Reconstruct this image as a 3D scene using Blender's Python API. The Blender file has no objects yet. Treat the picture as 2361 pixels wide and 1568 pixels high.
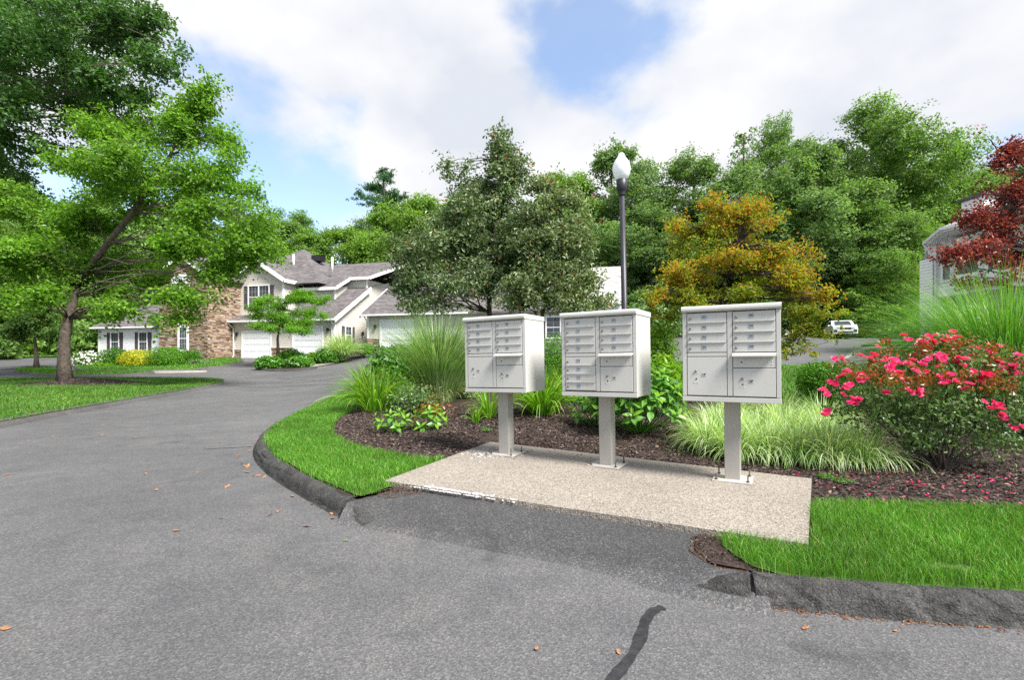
import bpy, bmesh, math, random
import numpy as np
from mathutils import Vector, Matrix, noise as mnoise
from mathutils.geometry import delaunay_2d_cdt

random.seed(7)
SC = bpy.context.scene
COL = SC.collection
R = math.radians

# ------------------------------------------------------------------ camera
F, CX, HY, CAMZ = 1150.0, 1180.5, 822.0, 1.25      # lens and horizon, in units of a 2361 x 1568 picture
cam_data = bpy.data.cameras.new('camera')
cam = bpy.data.objects.new('camera', cam_data)
COL.objects.link(cam)
cam.location = (0, 0, CAMZ)
cam.rotation_euler = (R(90), 0, 0)
cam_data.sensor_width = 36.0
cam_data.lens = 36.0 * F / 2361.0
cam_data.shift_y = (HY - 784.0) / 2361.0
cam_data.clip_start = 0.05
cam_data.clip_end = 3000
SC.camera = cam

# ------------------------------------------------------------------ sky
SUN_EL, SUN_AZ = R(50), R(134)            # azimuth clockwise from +Y
SUN_STRENGTH, SUN_ANGLE = 3.0, R(20)
SKY_STRENGTH, CLOUD = 0.086, 0.298
world = bpy.data.worlds.new('World')
SC.world = world
world.use_nodes = True
wn, wl = world.node_tree.nodes, world.node_tree.links
wn.clear()
w_out = wn.new('ShaderNodeOutputWorld')
w_bg = wn.new('ShaderNodeBackground')
w_sky = wn.new('ShaderNodeTexSky')
w_sky.sky_type = 'NISHITA'
w_sky.sun_disc = False
w_sky.sun_elevation = SUN_EL
w_sky.sun_rotation = SUN_AZ
w_sky.air_density = 1.0
w_sky.dust_density = 0.25
w_sky.ozone_density = 1.5
def wnode(t, **kw):
    n = wn.new(t)
    for k, v in kw.items():
        setattr(n, k, v)
    return n
def wmath(op, a, b=None):
    n = wn.new('ShaderNodeMath'); n.operation = op
    for i, v in enumerate((a, b)):
        if v is None: continue
        if isinstance(v, (int, float)): n.inputs[i].default_value = v
        else: wl.new(v, n.inputs[i])
    return n.outputs[0]
w_tc = wn.new('ShaderNodeTexCoord')
w_map = wn.new('ShaderNodeMapping')
w_map.inputs['Scale'].default_value = (1.0, 1.0, 1.55)
w_map.inputs['Rotation'].default_value = (0, 0, R(-7))
w_map.inputs['Location'].default_value = (36.64339066558509, 27.784781864224357, -9.98910125888859)
wl.new(w_tc.outputs['Generated'], w_map.inputs[0])
w_n1 = wn.new('ShaderNodeTexNoise'); w_n1.inputs['Scale'].default_value = 1.9
w_n1.inputs['Detail'].default_value = 8; w_n1.inputs['Roughness'].default_value = 0.52
w_n1.inputs['Distortion'].default_value = 0.1
wl.new(w_map.outputs[0], w_n1.inputs['Vector'])
w_r1 = wn.new('ShaderNodeValToRGB')
w_r1.color_ramp.interpolation = 'EASE'
w_r1.color_ramp.elements[0].position = 0.385
w_r1.color_ramp.elements[0].color = (0.16, 0.16, 0.16, 1)
w_r1.color_ramp.elements[1].position = 0.50
wl.new(w_n1.outputs[0], w_r1.inputs[0])
w_n2 = wn.new('ShaderNodeTexNoise'); w_n2.inputs['Scale'].default_value = 3.2
w_n2.inputs['Detail'].default_value = 6
wl.new(w_map.outputs[0], w_n2.inputs['Vector'])
w_r2 = wn.new('ShaderNodeValToRGB')
w_r2.color_ramp.elements[0].position = 0.36
w_r2.color_ramp.elements[0].color = (0.75 * CLOUD, 0.79 * CLOUD, 0.87 * CLOUD, 1)
w_r2.color_ramp.elements[1].position = 0.60
w_r2.color_ramp.elements[1].color = (CLOUD, CLOUD, 1.01 * CLOUD, 1)
wl.new(w_n2.outputs[0], w_r2.inputs[0])
w_sc = wn.new('ShaderNodeVectorMath'); w_sc.operation = 'SCALE'
w_sc.inputs['Scale'].default_value = SKY_STRENGTH
wl.new(w_sky.outputs[0], w_sc.inputs[0])
w_mix = wn.new('ShaderNodeMixRGB')
wl.new(w_r1.outputs[0], w_mix.inputs[0])
wl.new(w_sc.outputs[0], w_mix.inputs[1])
wl.new(w_r2.outputs[0], w_mix.inputs[2])
wl.new(w_mix.outputs[0], w_bg.inputs[0])
w_bg.inputs[1].default_value = 1.0
wl.new(w_bg.outputs[0], w_out.inputs[0])

# ------------------------------------------------------------------ sun
sun_d = bpy.data.lights.new('sun', 'SUN')
sun_d.energy = SUN_STRENGTH
sun_d.angle = SUN_ANGLE
sun_d.color = (1.0, 0.96, 0.90)
sun = bpy.data.objects.new('sun', sun_d)
COL.objects.link(sun)
S_DIR = Vector((math.sin(SUN_AZ) * math.cos(SUN_EL), math.cos(SUN_AZ) * math.cos(SUN_EL), math.sin(SUN_EL)))
sun.rotation_euler = S_DIR.to_track_quat('Z', 'Y').to_euler()

# ------------------------------------------------------------------ exposure
SC.view_settings.view_transform = 'Standard'
SC.view_settings.look = 'None'
SC.view_settings.exposure = 1.8
SC.view_settings.gamma = 1.0
SC.view_settings.use_curve_mapping = False
SC.render.engine = 'CYCLES'
SC.cycles.max_bounces = 6
SC.cycles.diffuse_bounces = 3
SC.cycles.glossy_bounces = 2
SC.cycles.transmission_bounces = 4
SC.cycles.transparent_max_bounces = 4
SC.cycles.use_denoising = False

# ================================================================== materials
def new_mat(name):
    m = bpy.data.materials.new(name)
    m.use_nodes = True
    nt = m.node_tree
    nt.nodes.clear()
    return m, nt.nodes, nt.links
def ramp(n, stops):
    r = n.new('ShaderNodeValToRGB')
    e = r.color_ramp.elements
    while len(e) < len(stops): e.new(0.5)
    for i, (p, c) in enumerate(stops):
        e[i].position = p
        e[i].color = (c[0], c[1], c[2], 1)
    return r
def mixc(n, l, fac, a, b, mode='MIX'):
    m = n.new('ShaderNodeMixRGB'); m.blend_type = mode
    for i, v in enumerate((fac, a, b)):
        if isinstance(v, (int, float)): m.inputs[i].default_value = v
        elif isinstance(v, tuple): m.inputs[i].default_value = (v[0], v[1], v[2], 1)
        else: l.new(v, m.inputs[i])
    return m.outputs[0]
def noise(n, l, vec, scale, detail=4, rough=0.55, dist=0.0):
    t = n.new('ShaderNodeTexNoise')
    t.inputs['Scale'].default_value = scale
    t.inputs['Detail'].default_value = detail
    t.inputs['Roughness'].default_value = rough
    t.inputs['Distortion'].default_value = dist
    if vec is not None: l.new(vec, t.inputs['Vector'])
    return t.outputs[0]
def voro(n, l, vec, scale, out='Color', feature='F1'):
    t = n.new('ShaderNodeTexVoronoi'); t.feature = feature
    t.inputs['Scale'].default_value = scale
    if vec is not None: l.new(vec, t.inputs['Vector'])
    return t.outputs[out]
def coords(n, kind='Object'):
    return n.new('ShaderNodeTexCoord').outputs[kind]
def finish(m, n, l, color, rough=0.6, spec=0.4, metal=0.0, bump=None, bump_str=0.3, bump_dist=0.01, rough_in=None):
    p = n.new('ShaderNodeBsdfPrincipled')
    o = n.new('ShaderNodeOutputMaterial')
    if isinstance(color, tuple): p.inputs['Base Color'].default_value = (*color, 1)
    else: l.new(color, p.inputs['Base Color'])
    p.inputs['Roughness'].default_value = rough
    p.inputs['Specular IOR Level'].default_value = spec
    p.inputs['Metallic'].default_value = metal
    if rough_in is not None: l.new(rough_in, p.inputs['Roughness'])
    if bump is not None:
        b = n.new('ShaderNodeBump')
        b.inputs['Strength'].default_value = bump_str
        b.inputs['Distance'].default_value = bump_dist
        l.new(bump, b.inputs['Height'])
        l.new(b.outputs[0], p.inputs['Normal'])
    l.new(p.outputs[0], o.inputs[0])
    return m
def plain(name, c, rough=0.6, spec=0.4, metal=0.0, var=0.12, scale=3.0, bump=0.0, bscale=60.0):
    m, n, l = new_mat(name)
    v = coords(n)
    f = noise(n, l, v, scale, 5)
    d = tuple(x * (1 - var) for x in c)
    u = tuple(min(1, x * (1 + var)) for x in c)
    r = ramp(n, [(0.3, d), (0.7, u)])
    l.new(f, r.inputs[0])
    bn = noise(n, l, v, bscale, 3) if bump else None
    return finish(m, n, l, r.outputs[0], rough, spec, metal, bn, bump, 0.01)
def leaf_mat(name, stops, trans=0.35, rough=0.5, spec=0.3, varscale=0.6, var=0.25):
    m, n, l = new_mat(name)
    g = n.new('ShaderNodeNewGeometry')
    r = ramp(n, stops)
    l.new(g.outputs['Random Per Island'], r.inputs[0])
    f = noise(n, l, coords(n), varscale, 3)
    vr = ramp(n, [(0.3, (1 - var,) * 3), (0.7, (1 + var * 0.6,) * 3)])
    l.new(f, vr.inputs[0])
    c = mixc(n, l, 1.0, r.outputs[0], vr.outputs[0], 'MULTIPLY')
    p = n.new('ShaderNodeBsdfPrincipled')
    l.new(c, p.inputs['Base Color'])
    p.inputs['Roughness'].default_value = rough
    p.inputs['Specular IOR Level'].default_value = spec
    t = n.new('ShaderNodeBsdfTranslucent')
    l.new(mixc(n, l, 1.0, c, (1.5, 1.6, 0.7), 'MULTIPLY'), t.inputs[0])
    x = n.new('ShaderNodeMixShader'); x.inputs[0].default_value = trans
    l.new(p.outputs[0], x.inputs[1]); l.new(t.outputs[0], x.inputs[2])
    o = n.new('ShaderNodeOutputMaterial')
    l.new(x.outputs[0], o.inputs[0])
    return m
def chip_mat(name, stops, rough=0.85):
    m, n, l = new_mat(name)
    g = n.new('ShaderNodeNewGeometry')
    r = ramp(n, stops)
    l.new(g.outputs['Random Per Island'], r.inputs[0])
    bn = noise(n, l, coords(n), 60, 3)
    return finish(m, n, l, r.outputs[0], rough, 0.2, 0, bn, 0.3, 0.005)

def asphalt_mat(name, base, lo, hi, warm=0.0, worn=None):
    """grey binder with small pale stones, wide worn lanes and a few stains"""
    m, n, l = new_mat(name)
    v = coords(n)
    wide = noise(n, l, v, 0.35, 5, 0.6, 0.6)
    r0 = ramp(n, [(0.30, tuple(base * 0.80 for _ in range(3))), (0.70, tuple(base * 1.20 for _ in range(3)))])
    l.new(wide, r0.inputs[0])
    c0 = r0.outputs[0]
    if worn:                                   # darker, younger asphalt worn to the road's grey along its edge
        at_ = n.new('ShaderNodeAttribute'); at_.attribute_name = 'wear'
        wn_ = n.new('ShaderNodeMath'); wn_.operation = 'ADD'; l.new(at_.outputs['Fac'], wn_.inputs[0])
        nz = n.new('ShaderNodeMath'); nz.operation = 'MULTIPLY_ADD'; l.new(noise(n, l, v, 4.5, 6, 0.7), nz.inputs[0]); nz.inputs[1].default_value = 0.9; nz.inputs[2].default_value = -0.45
        l.new(nz.outputs[0], wn_.inputs[1]); wn_.use_clamp = True
        c0 = mixc(n, l, wn_.outputs[0], c0, (worn, worn, worn))
    st = voro(n, l, v, 125)
    sep = n.new('ShaderNodeSeparateColor'); l.new(st, sep.inputs[0])
    r1 = ramp(n, [(0.0, (lo, lo, lo)), (0.5, (0.90, 0.90, 0.90)), (0.82, (1.1, 1.09, 1.08)), (1.0, (hi, hi * 0.985, hi * 0.95))])
    l.new(sep.outputs[0], r1.inputs[0])
    c = mixc(n, l, 1.0, c0, r1.outputs[0], 'MULTIPLY')
    fine = noise(n, l, v, 330, 2)
    r2 = ramp(n, [(0.35, (0.62, 0.62, 0.63)), (0.65, (1.35, 1.34, 1.32))])
    l.new(fine, r2.inputs[0])
    c = mixc(n, l, 0.6, c, r2.outputs[0], 'MULTIPLY')
    pale = noise(n, l, v, 0.9, 6, 0.65, 1.2)
    rp = ramp(n, [(0.52, (1, 1, 1)), (0.70, (1.22, 1.19, 1.15))])
    l.new(pale, rp.inputs[0])
    c = mixc(n, l, 1.0, c, rp.outputs[0], 'MULTIPLY')
    oil = noise(n, l, v, 1.7, 3, 0.5, 0.4)
    ro = ramp(n, [(0.26, (0.62, 0.62, 0.62)), (0.34, (1, 1, 1))])
    l.new(oil, ro.inputs[0])
    c = mixc(n, l, 0.8, c, ro.outputs[0], 'MULTIPLY')
    mid = noise(n, l, v, 3.2, 6, 0.7)
    r3 = ramp(n, [(0.28, (0.80, 0.80, 0.82)), (0.5, (1, 1, 1)), (0.75, (1.10, 1.09, 1.06))])
    l.new(mid, r3.inputs[0])
    c = mixc(n, l, 1.0, c, r3.outputs[0], 'MULTIPLY')
    c = mixc(n, l, 1.0, c, (1.0 + warm, 1.0, 1.03 - warm), 'MULTIPLY')
    dist = voro(n, l, v, 125, 'Distance')
    return finish(m, n, l, c, 0.82, 0.35, 0, dist, 0.45, 0.005)

M = {}
M['asphalt'] = asphalt_mat('asphalt', 0.098, 0.62, 1.5)
M['apron'] = asphalt_mat('apron_asphalt', 0.052, 0.5, 1.9, 0.0, 0.098)
M['kerb'] = None
def kerb_mat():
    m, n, l = new_mat('kerb_asphalt')
    v = coords(n)
    a = noise(n, l, v, 5, 7, 0.7, 0.8)
    r0 = ramp(n, [(0.28, (0.022, 0.0215, 0.021)), (0.5, (0.048, 0.047, 0.045)), (0.72, (0.09, 0.087, 0.082))])
    l.new(a, r0.inputs[0])
    st = voro(n, l, v, 150)
    sep = n.new('ShaderNodeSeparateColor'); l.new(st, sep.inputs[0])
    r1 = ramp(n, [(0.0, (0.6, 0.6, 0.6)), (0.8, (1.1, 1.1, 1.1)), (1.0, (1.7, 1.7, 1.65))])
    l.new(sep.outputs[0], r1.inputs[0])
    c = mixc(n, l, 1.0, r0.outputs[0], r1.outputs[0], 'MULTIPLY')
    b = mixc(n, l, 0.5, noise(n, l, v, 22, 6, 0.7), noise(n, l, v, 90, 3))
    return finish(m, n, l, c, 0.8, 0.3, 0, b, 0.9, 0.03)
M['kerb'] = kerb_mat()
M['old_kerb'] = asphalt_mat('old_kerb', 0.085, 0.6, 1.5, 0.04)
M['tar'] = plain('tar_sealant', (0.022, 0.022, 0.024), 0.45, 0.4, 0, 0.5, 25, 0.5, 90)
M['crack'] = plain('road_crack', (0.035, 0.034, 0.033), 0.9, 0.2, 0, 0.3, 40)

def pad_mat():
    m, n, l = new_mat('exposed_aggregate')
    v = coords(n)
    st = voro(n, l, v, 105)
    sep = n.new('ShaderNodeSeparateColor'); l.new(st, sep.inputs[0])
    r1 = ramp(n, [(0.0, (0.11, 0.09, 0.077)), (0.15, (0.20, 0.172, 0.146)), (0.45, (0.255, 0.226, 0.197)), (0.75, (0.29, 0.264, 0.233)), (1.0, (0.37, 0.346, 0.315))])
    l.new(sep.outputs[0], r1.inputs[0])
    wide = noise(n, l, v, 1.4, 5, 0.6)
    r0 = ramp(n, [(0.3, (0.86, 0.85, 0.84)), (0.7, (1.08, 1.07, 1.05))])
    l.new(wide, r0.inputs[0])
    c = mixc(n, l, 1.0, r1.outputs[0], r0.outputs[0], 'MULTIPLY')
    mot = noise(n, l, v, 34, 4, 0.7)
    rm_ = ramp(n, [(0.3, (0.78, 0.77, 0.76)), (0.7, (1.12, 1.12, 1.1))])
    l.new(mot, rm_.inputs[0])
    c = mixc(n, l, 1.0, c, rm_.outputs[0], 'MULTIPLY')
    dist = voro(n, l, v, 105, 'Distance')
    return finish(m, n, l, c, 0.8, 0.3, 0, dist, 0.6, 0.006)
M['pad'] = pad_mat()
M['lime'] = plain('lime_crust', (0.47, 0.465, 0.46), 0.9, 0.2, 0, 0.35, 40, 0.6, 120)
M['soil'] = plain('soil', (0.075, 0.05, 0.036), 0.95, 0.1, 0, 0.5, 18, 0.8, 60)
M['mulch'] = plain('mulch_bed', (0.045, 0.032, 0.027), 0.95, 0.15, 0, 0.6, 30, 1.0, 70)
M['chips'] = chip_mat('mulch_chips', [(0.0, (0.018, 0.013, 0.012)), (0.4, (0.045, 0.031, 0.027)), (0.8, (0.085, 0.062, 0.054)), (0.95, (0.14, 0.11, 0.095)), (1.0, (0.24, 0.17, 0.12))])
M['lawn'] = plain('lawn_thatch', (0.055, 0.10, 0.022), 0.95, 0.1, 0, 0.4, 9, 0.8, 80)
M['grass'] = leaf_mat('grass_blades', [(0.0, (0.05, 0.15, 0.012)), (0.5, (0.085, 0.24, 0.018)), (0.92, (0.14, 0.32, 0.035)), (1.0, (0.36, 0.36, 0.13))], 0.3, 0.5, 0.3, 1.3, 0.3)
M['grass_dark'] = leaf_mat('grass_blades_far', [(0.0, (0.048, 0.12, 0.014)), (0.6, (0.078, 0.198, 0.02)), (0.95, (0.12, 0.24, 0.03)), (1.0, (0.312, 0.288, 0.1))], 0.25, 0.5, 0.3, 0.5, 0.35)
M['ground'] = plain('woodland_floor', (0.06, 0.085, 0.03), 0.95, 0.1, 0, 0.4, 0.4, 0.5, 4)
M['concrete'] = plain('pale_concrete', (0.26, 0.245, 0.22), 0.85, 0.2, 0, 0.12, 2.5, 0.2, 50)
M['bark'] = plain('bark', (0.115, 0.092, 0.075), 0.95, 0.15, 0, 0.5, 9, 1.0, 26)
M['bark_dark'] = plain('bark_dark', (0.07, 0.058, 0.05), 0.95, 0.15, 0, 0.4, 12, 0.8, 40)
M['oak'] = leaf_mat('oak_leaves', [(0.0, (0.065, 0.155, 0.014)), (0.5, (0.135, 0.285, 0.024)), (1.0, (0.24, 0.42, 0.05))], 0.5, 0.45, 0.35, 0.35, 0.3)
M['oak2'] = leaf_mat('dark_oak_leaves', [(0.0, (0.0435, 0.105, 0.0252)), (0.5, (0.0725, 0.175, 0.0392)), (1.0, (0.123, 0.238, 0.063))], 0.45, 0.45, 0.4, 0.3, 0.3)
M['wood1'] = leaf_mat('woodland_leaves', [(0.0, (0.07, 0.15, 0.03)), (0.5, (0.135, 0.25, 0.05)), (1.0, (0.23, 0.36, 0.09))], 0.42, 0.5, 0.35, 0.12, 0.35)
M['wood2'] = leaf_mat('woodland_leaves_fresh', [(0.0, (0.0953, 0.188, 0.0248)), (0.5, (0.162, 0.298, 0.0413)), (1.0, (0.247, 0.375, 0.066))], 0.42, 0.5, 0.35, 0.12, 0.35)
M['wood3'] = leaf_mat('woodland_leaves_cool', [(0.0, (0.07, 0.14, 0.042)), (0.5, (0.135, 0.235, 0.072)), (1.0, (0.23, 0.34, 0.12))], 0.42, 0.5, 0.4, 0.12, 0.35)
M['pine'] = leaf_mat('pine_needles', [(0.0, (0.0413, 0.116, 0.0525)), (1.0, (0.099, 0.217, 0.09))], 0.42, 0.5, 0.4, 0.3, 0.3)
M['plum'] = leaf_mat('plum_leaves', [(0.0, (0.055, 0.088, 0.034)), (0.4, (0.105, 0.170, 0.058)), (0.8, (0.175, 0.25, 0.10)), (0.988, (0.25, 0.31, 0.18)), (0.994, (0.55, 0.08, 0.02)), (1.0, (0.6, 0.10, 0.02))], 0.28, 0.4, 0.5, 0.5, 0.3)
M['plum2'] = leaf_mat('plum_leaves_pale', [(0.0, (0.07, 0.105, 0.038)), (0.4, (0.14, 0.20, 0.07)), (0.8, (0.22, 0.285, 0.115)), (0.99, (0.30, 0.34, 0.21)), (0.995, (0.5, 0.12, 0.03)), (1.0, (0.55, 0.14, 0.03))], 0.3, 0.4, 0.5, 0.5, 0.3)
M['maple'] = leaf_mat('maple_leaves', [(0.0, (0.15, 0.23, 0.02)), (0.45, (0.27, 0.31, 0.025)), (0.72, (0.45, 0.29, 0.028)), (0.9, (0.50, 0.19, 0.03)), (1.0, (0.38, 0.11, 0.03))], 0.48, 0.45, 0.3, 1.1, 0.3)
M['maple_under'] = leaf_mat('maple_leaves_green', [(0.0, (0.10, 0.16, 0.018)), (0.5, (0.20, 0.28, 0.028)), (0.85, (0.34, 0.31, 0.03)), (1.0, (0.48, 0.24, 0.06))], 0.48, 0.45, 0.3, 1.1, 0.3)
M['redtree'] = leaf_mat('red_leaves', [(0.0, (0.08, 0.018, 0.018)), (0.5, (0.20, 0.032, 0.034)), (0.9, (0.32, 0.052, 0.05)), (1.0, (0.40, 0.13, 0.08))], 0.42, 0.4, 0.45, 0.8, 0.3)
M['dogwood'] = leaf_mat('dogwood_leaves', [(0.0, (0.081, 0.203, 0.0162)), (0.5, (0.135, 0.317, 0.0243)), (1.0, (0.216, 0.405, 0.0405))], 0.5, 0.45, 0.3, 0.8, 0.25)
M['box_hedge'] = leaf_mat('hedge_leaves', [(0.0, (0.052, 0.156, 0.0104)), (0.6, (0.0975, 0.273, 0.0156)), (1.0, (0.156, 0.364, 0.026))], 0.3, 0.5, 0.3, 1.2, 0.2)
M['gold'] = leaf_mat('golden_leaves', [(0.0, (0.24, 0.288, 0.0096)), (0.6, (0.48, 0.48, 0.0144)), (1.0, (0.624, 0.576, 0.036))], 0.3, 0.5, 0.3, 1.2, 0.2)
M['shrub'] = leaf_mat('shrub_leaves', [(0.0, (0.0455, 0.143, 0.013)), (0.6, (0.0845, 0.247, 0.0208)), (1.0, (0.156, 0.351, 0.039))], 0.32, 0.4, 0.45, 1.5, 0.25)
M['spirea'] = leaf_mat('spirea_leaves', [(0.0, (0.10, 0.22, 0.012)), (0.6, (0.18, 0.35, 0.018)), (1.0, (0.30, 0.46, 0.035))], 0.4, 0.45, 0.35, 2.0, 0.25)
M['hydra'] = leaf_mat('broad_leaves', [(0.0, (0.05, 0.156, 0.0225)), (0.6, (0.0938, 0.25, 0.0325)), (1.0, (0.15, 0.35, 0.0438))], 0.3, 0.35, 0.5, 3.0, 0.35)
M['hydra_tip'] = leaf_mat('young_broad_leaves', [(0.0, (0.12, 0.28, 0.02)), (1.0, (0.20, 0.38, 0.03))], 0.35, 0.35, 0.45, 3.0, 0.25)
M['daylily'] = leaf_mat('daylily_leaves', [(0.0, (0.0805, 0.196, 0.0138)), (0.5, (0.149, 0.333, 0.0207)), (0.9, (0.23, 0.425, 0.0345)), (1.0, (0.437, 0.414, 0.115))], 0.38, 0.4, 0.4, 2.0, 0.3)
M['miscanthus'] = leaf_mat('tall_grass_leaves', [(0.0, (0.09, 0.19, 0.045)), (0.5, (0.16, 0.30, 0.075)), (0.85, (0.26, 0.40, 0.15)), (1.0, (0.48, 0.52, 0.33))], 0.35, 0.4, 0.45, 1.5, 0.25)
M['miscanthus2'] = leaf_mat('green_grass_leaves', [(0.0, (0.05, 0.16, 0.018)), (0.5, (0.09, 0.25, 0.03)), (0.85, (0.15, 0.33, 0.055)), (1.0, (0.34, 0.46, 0.2))], 0.35, 0.4, 0.45, 1.5, 0.25)
M['straw'] = leaf_mat('dry_grass_leaves', [(0.0, (0.20, 0.15, 0.08)), (1.0, (0.42, 0.34, 0.2))], 0.25, 0.6, 0.2)
M['varieg'] = leaf_mat('variegated_leaves', [(0.0, (0.12, 0.25, 0.05)), (0.35, (0.26, 0.42, 0.12)), (0.7, (0.50, 0.62, 0.30)), (1.0, (0.70, 0.75, 0.52))], 0.35, 0.4, 0.4, 2.0, 0.2)
M['rose_leaf'] = leaf_mat('rose_leaves', [(0.0, (0.05, 0.11, 0.03)), (0.5, (0.10, 0.19, 0.055)), (0.85, (0.165, 0.27, 0.085)), (1.0, (0.28, 0.34, 0.18))], 0.3, 0.35, 0.5, 2.5, 0.3)
M['rose_young'] = leaf_mat('young_rose_leaves', [(0.0, (0.09, 0.10, 0.015)), (0.45, (0.20, 0.09, 0.014)), (1.0, (0.36, 0.07, 0.015))], 0.35, 0.35, 0.5, 2.5, 0.3)
M['petal'] = leaf_mat('rose_petals', [(0.0, (0.70, 0.012, 0.09)), (0.55, (0.78, 0.025, 0.17)), (1.0, (0.80, 0.09, 0.36))], 0.3, 0.5, 0.25, 6.0, 0.25)
M['white_petal'] = leaf_mat('white_petals', [(0.0, (0.7, 0.7, 0.68)), (1.0, (0.8, 0.8, 0.78))], 0.2, 0.6, 0.2)
M['dead_leaf'] = chip_mat('dry_leaf', [(0.0, (0.20, 0.07, 0.025)), (0.5, (0.32, 0.12, 0.045)), (1.0, (0.40, 0.22, 0.11))], 0.7)
M['green_leaf'] = plain('fallen_green_leaf', (0.09, 0.22, 0.03), 0.6)

def siding_mat(name, c):
    return plain(name, c, 0.55, 0.35, 0, 0.05, 0.8)
M['siding'] = siding_mat('cream_siding', (0.56, 0.53, 0.47))
M['siding_w'] = siding_mat('white_siding', (0.84, 0.84, 0.83))
M['siding_g'] = siding_mat('grey_siding', (0.50, 0.48, 0.47))
M['white'] = plain('white_trim', (0.80, 0.80, 0.80), 0.45, 0.4, 0, 0.04, 1.2)
M['door_white'] = plain('garage_door_white', (0.78, 0.79, 0.82), 0.5, 0.4, 0, 0.03, 1.2)
M['shutter'] = plain('plum_shutter', (0.075, 0.062, 0.075), 0.55, 0.35, 0, 0.15, 5)
M['black'] = plain('black_metal', (0.022, 0.021, 0.026), 0.4, 0.5, 0.3, 0.2, 8)
M['lamp_metal'] = plain('lamp_post_black', (0.028, 0.028, 0.036), 0.45, 0.5, 0.2, 0.2, 6)
M['globe'] = None
def globe_mat():
    m, n, l = new_mat('opal_globe')
    p = n.new('ShaderNodeBsdfPrincipled')
    p.inputs['Base Color'].default_value = (0.86, 0.88, 0.92, 1)
    p.inputs['Roughness'].default_value = 0.22
    t = n.new('ShaderNodeBsdfTranslucent'); t.inputs[0].default_value = (0.9, 0.92, 0.95, 1)
    x = n.new('ShaderNodeMixShader'); x.inputs[0].default_value = 0.45
    o = n.new('ShaderNodeOutputMaterial')
    l.new(p.outputs[0], x.inputs[1]); l.new(t.outputs[0], x.inputs[2]); l.new(x.outputs[0], o.inputs[0])
    return m
M['globe'] = globe_mat()
def glass_mat():
    m, n, l = new_mat('window_glass')
    f = noise(n, l, coords(n), 1.2, 3)
    r = ramp(n, [(0.3, (0.028, 0.035, 0.042)), (0.7, (0.07, 0.085, 0.10))])
    l.new(f, r.inputs[0])
    return finish(m, n, l, r.outputs[0], 0.06, 0.6)
M['glass'] = glass_mat()
def roof_mat(name, c):
    m, n, l = new_mat(name)
    v = coords(n)
    mp = n.new('ShaderNodeMapping'); mp.inputs['Scale'].default_value = (3.0, 3.0, 11.0)
    l.new(v, mp.inputs[0])
    cell = voro(n, l, mp.outputs[0], 1.0)
    sep = n.new('ShaderNodeSeparateColor'); l.new(cell, sep.inputs[0])
    r = ramp(n, [(0.0, tuple(x * 0.66 for x in c)), (0.5, c), (1.0, tuple(x * 1.38 for x in c))])
    l.new(sep.outputs[0], r.inputs[0])
    g = noise(n, l, v, 0.7, 4)
    r2 = ramp(n, [(0.3, (0.85, 0.85, 0.86)), (0.7, (1.1, 1.09, 1.08))]); l.new(g, r2.inputs[0])
    cc = mixc(n, l, 1.0, r.outputs[0], r2.outputs[0], 'MULTIPLY')
    return finish(m, n, l, cc, 0.9, 0.2, 0, sep.outputs[1], 0.5, 0.02)
M['roof'] = roof_mat('grey_shingles', (0.115, 0.105, 0.106))
M['roof_pale'] = roof_mat('pale_shingles', (0.36, 0.345, 0.335))  # lightened shingle grey; on the second house the paleness paints in strong sunlight
M['stone'] = chip_mat('ledge_stone', [(0.0, (0.10, 0.065, 0.05)), (0.25, (0.21, 0.135, 0.09)), (0.5, (0.32, 0.22, 0.15)), (0.75, (0.42, 0.31, 0.22)), (0.9, (0.30, 0.27, 0.25)), (1.0, (0.52, 0.42, 0.31))])
M['mortar'] = plain('stone_joint', (0.10, 0.08, 0.065), 0.95, 0.1)
# mailboxes
def paint_mat(name, c):
    m, n, l = new_mat(name)
    v = coords(n)
    a = noise(n, l, v, 7, 6, 0.65)
    r = ramp(n, [(0.30, tuple(x * 0.93 for x in c)), (0.65, c)])
    l.new(a, r.inputs[0])
    mp = n.new('ShaderNodeMapping'); mp.inputs['Scale'].default_value = (60, 60, 4)
    l.new(v, mp.inputs[0])
    s = noise(n, l, mp.outputs[0], 1.0, 3)
    r2 = ramp(n, [(0.2, (0.88, 0.87, 0.86)), (0.42, (1, 1, 1))]); l.new(s, r2.inputs[0])
    c2 = mixc(n, l, 0.6, r.outputs[0], r2.outputs[0], 'MULTIPLY')
    return finish(m, n, l, c2, 0.42, 0.4, 0, noise(n, l, v, 400, 2), 0.06, 0.002)
M['box_paint'] = paint_mat('mailbox_paint', (0.50, 0.49, 0.465))
M['post_paint'] = paint_mat('pedestal_paint', (0.33, 0.315, 0.285))
M['plate_paint'] = paint_mat('base_plate_paint', (0.45, 0.42, 0.385))
M['gap'] = plain('door_gap', (0.10, 0.10, 0.10), 0.8)
M['lock'] = plain('lock_metal', (0.20, 0.20, 0.20), 0.4, 0.5, 0.7, 0.35, 60)
M['rivet'] = plain('rivet_metal', (0.52, 0.52, 0.52), 0.35, 0.5, 0.5, 0.1, 40)
M['keyhole'] = plain('keyhole_black', (0.012, 0.012, 0.012), 0.6)
M['decal'] = plain('number_plate_grey', (0.33, 0.36, 0.39), 0.5, 0.4, 0.2, 0.15, 60)
M['decal_light'] = plain('parcel_label_grey', (0.42, 0.42, 0.42), 0.5, 0.4, 0, 0.1, 60)
M['ink'] = plain('label_ink', (0.02, 0.02, 0.022), 0.6)
M['rust'] = plain('rusty_steel', (0.075, 0.05, 0.038), 0.75, 0.4, 0.5, 0.5, 90)
M['car_paint'] = plain('white_car_paint', (0.80, 0.80, 0.80), 0.2, 0.5, 0, 0.02, 1)
M['tyre'] = plain('tyre_rubber', (0.02, 0.02, 0.02), 0.85, 0.2)
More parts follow.
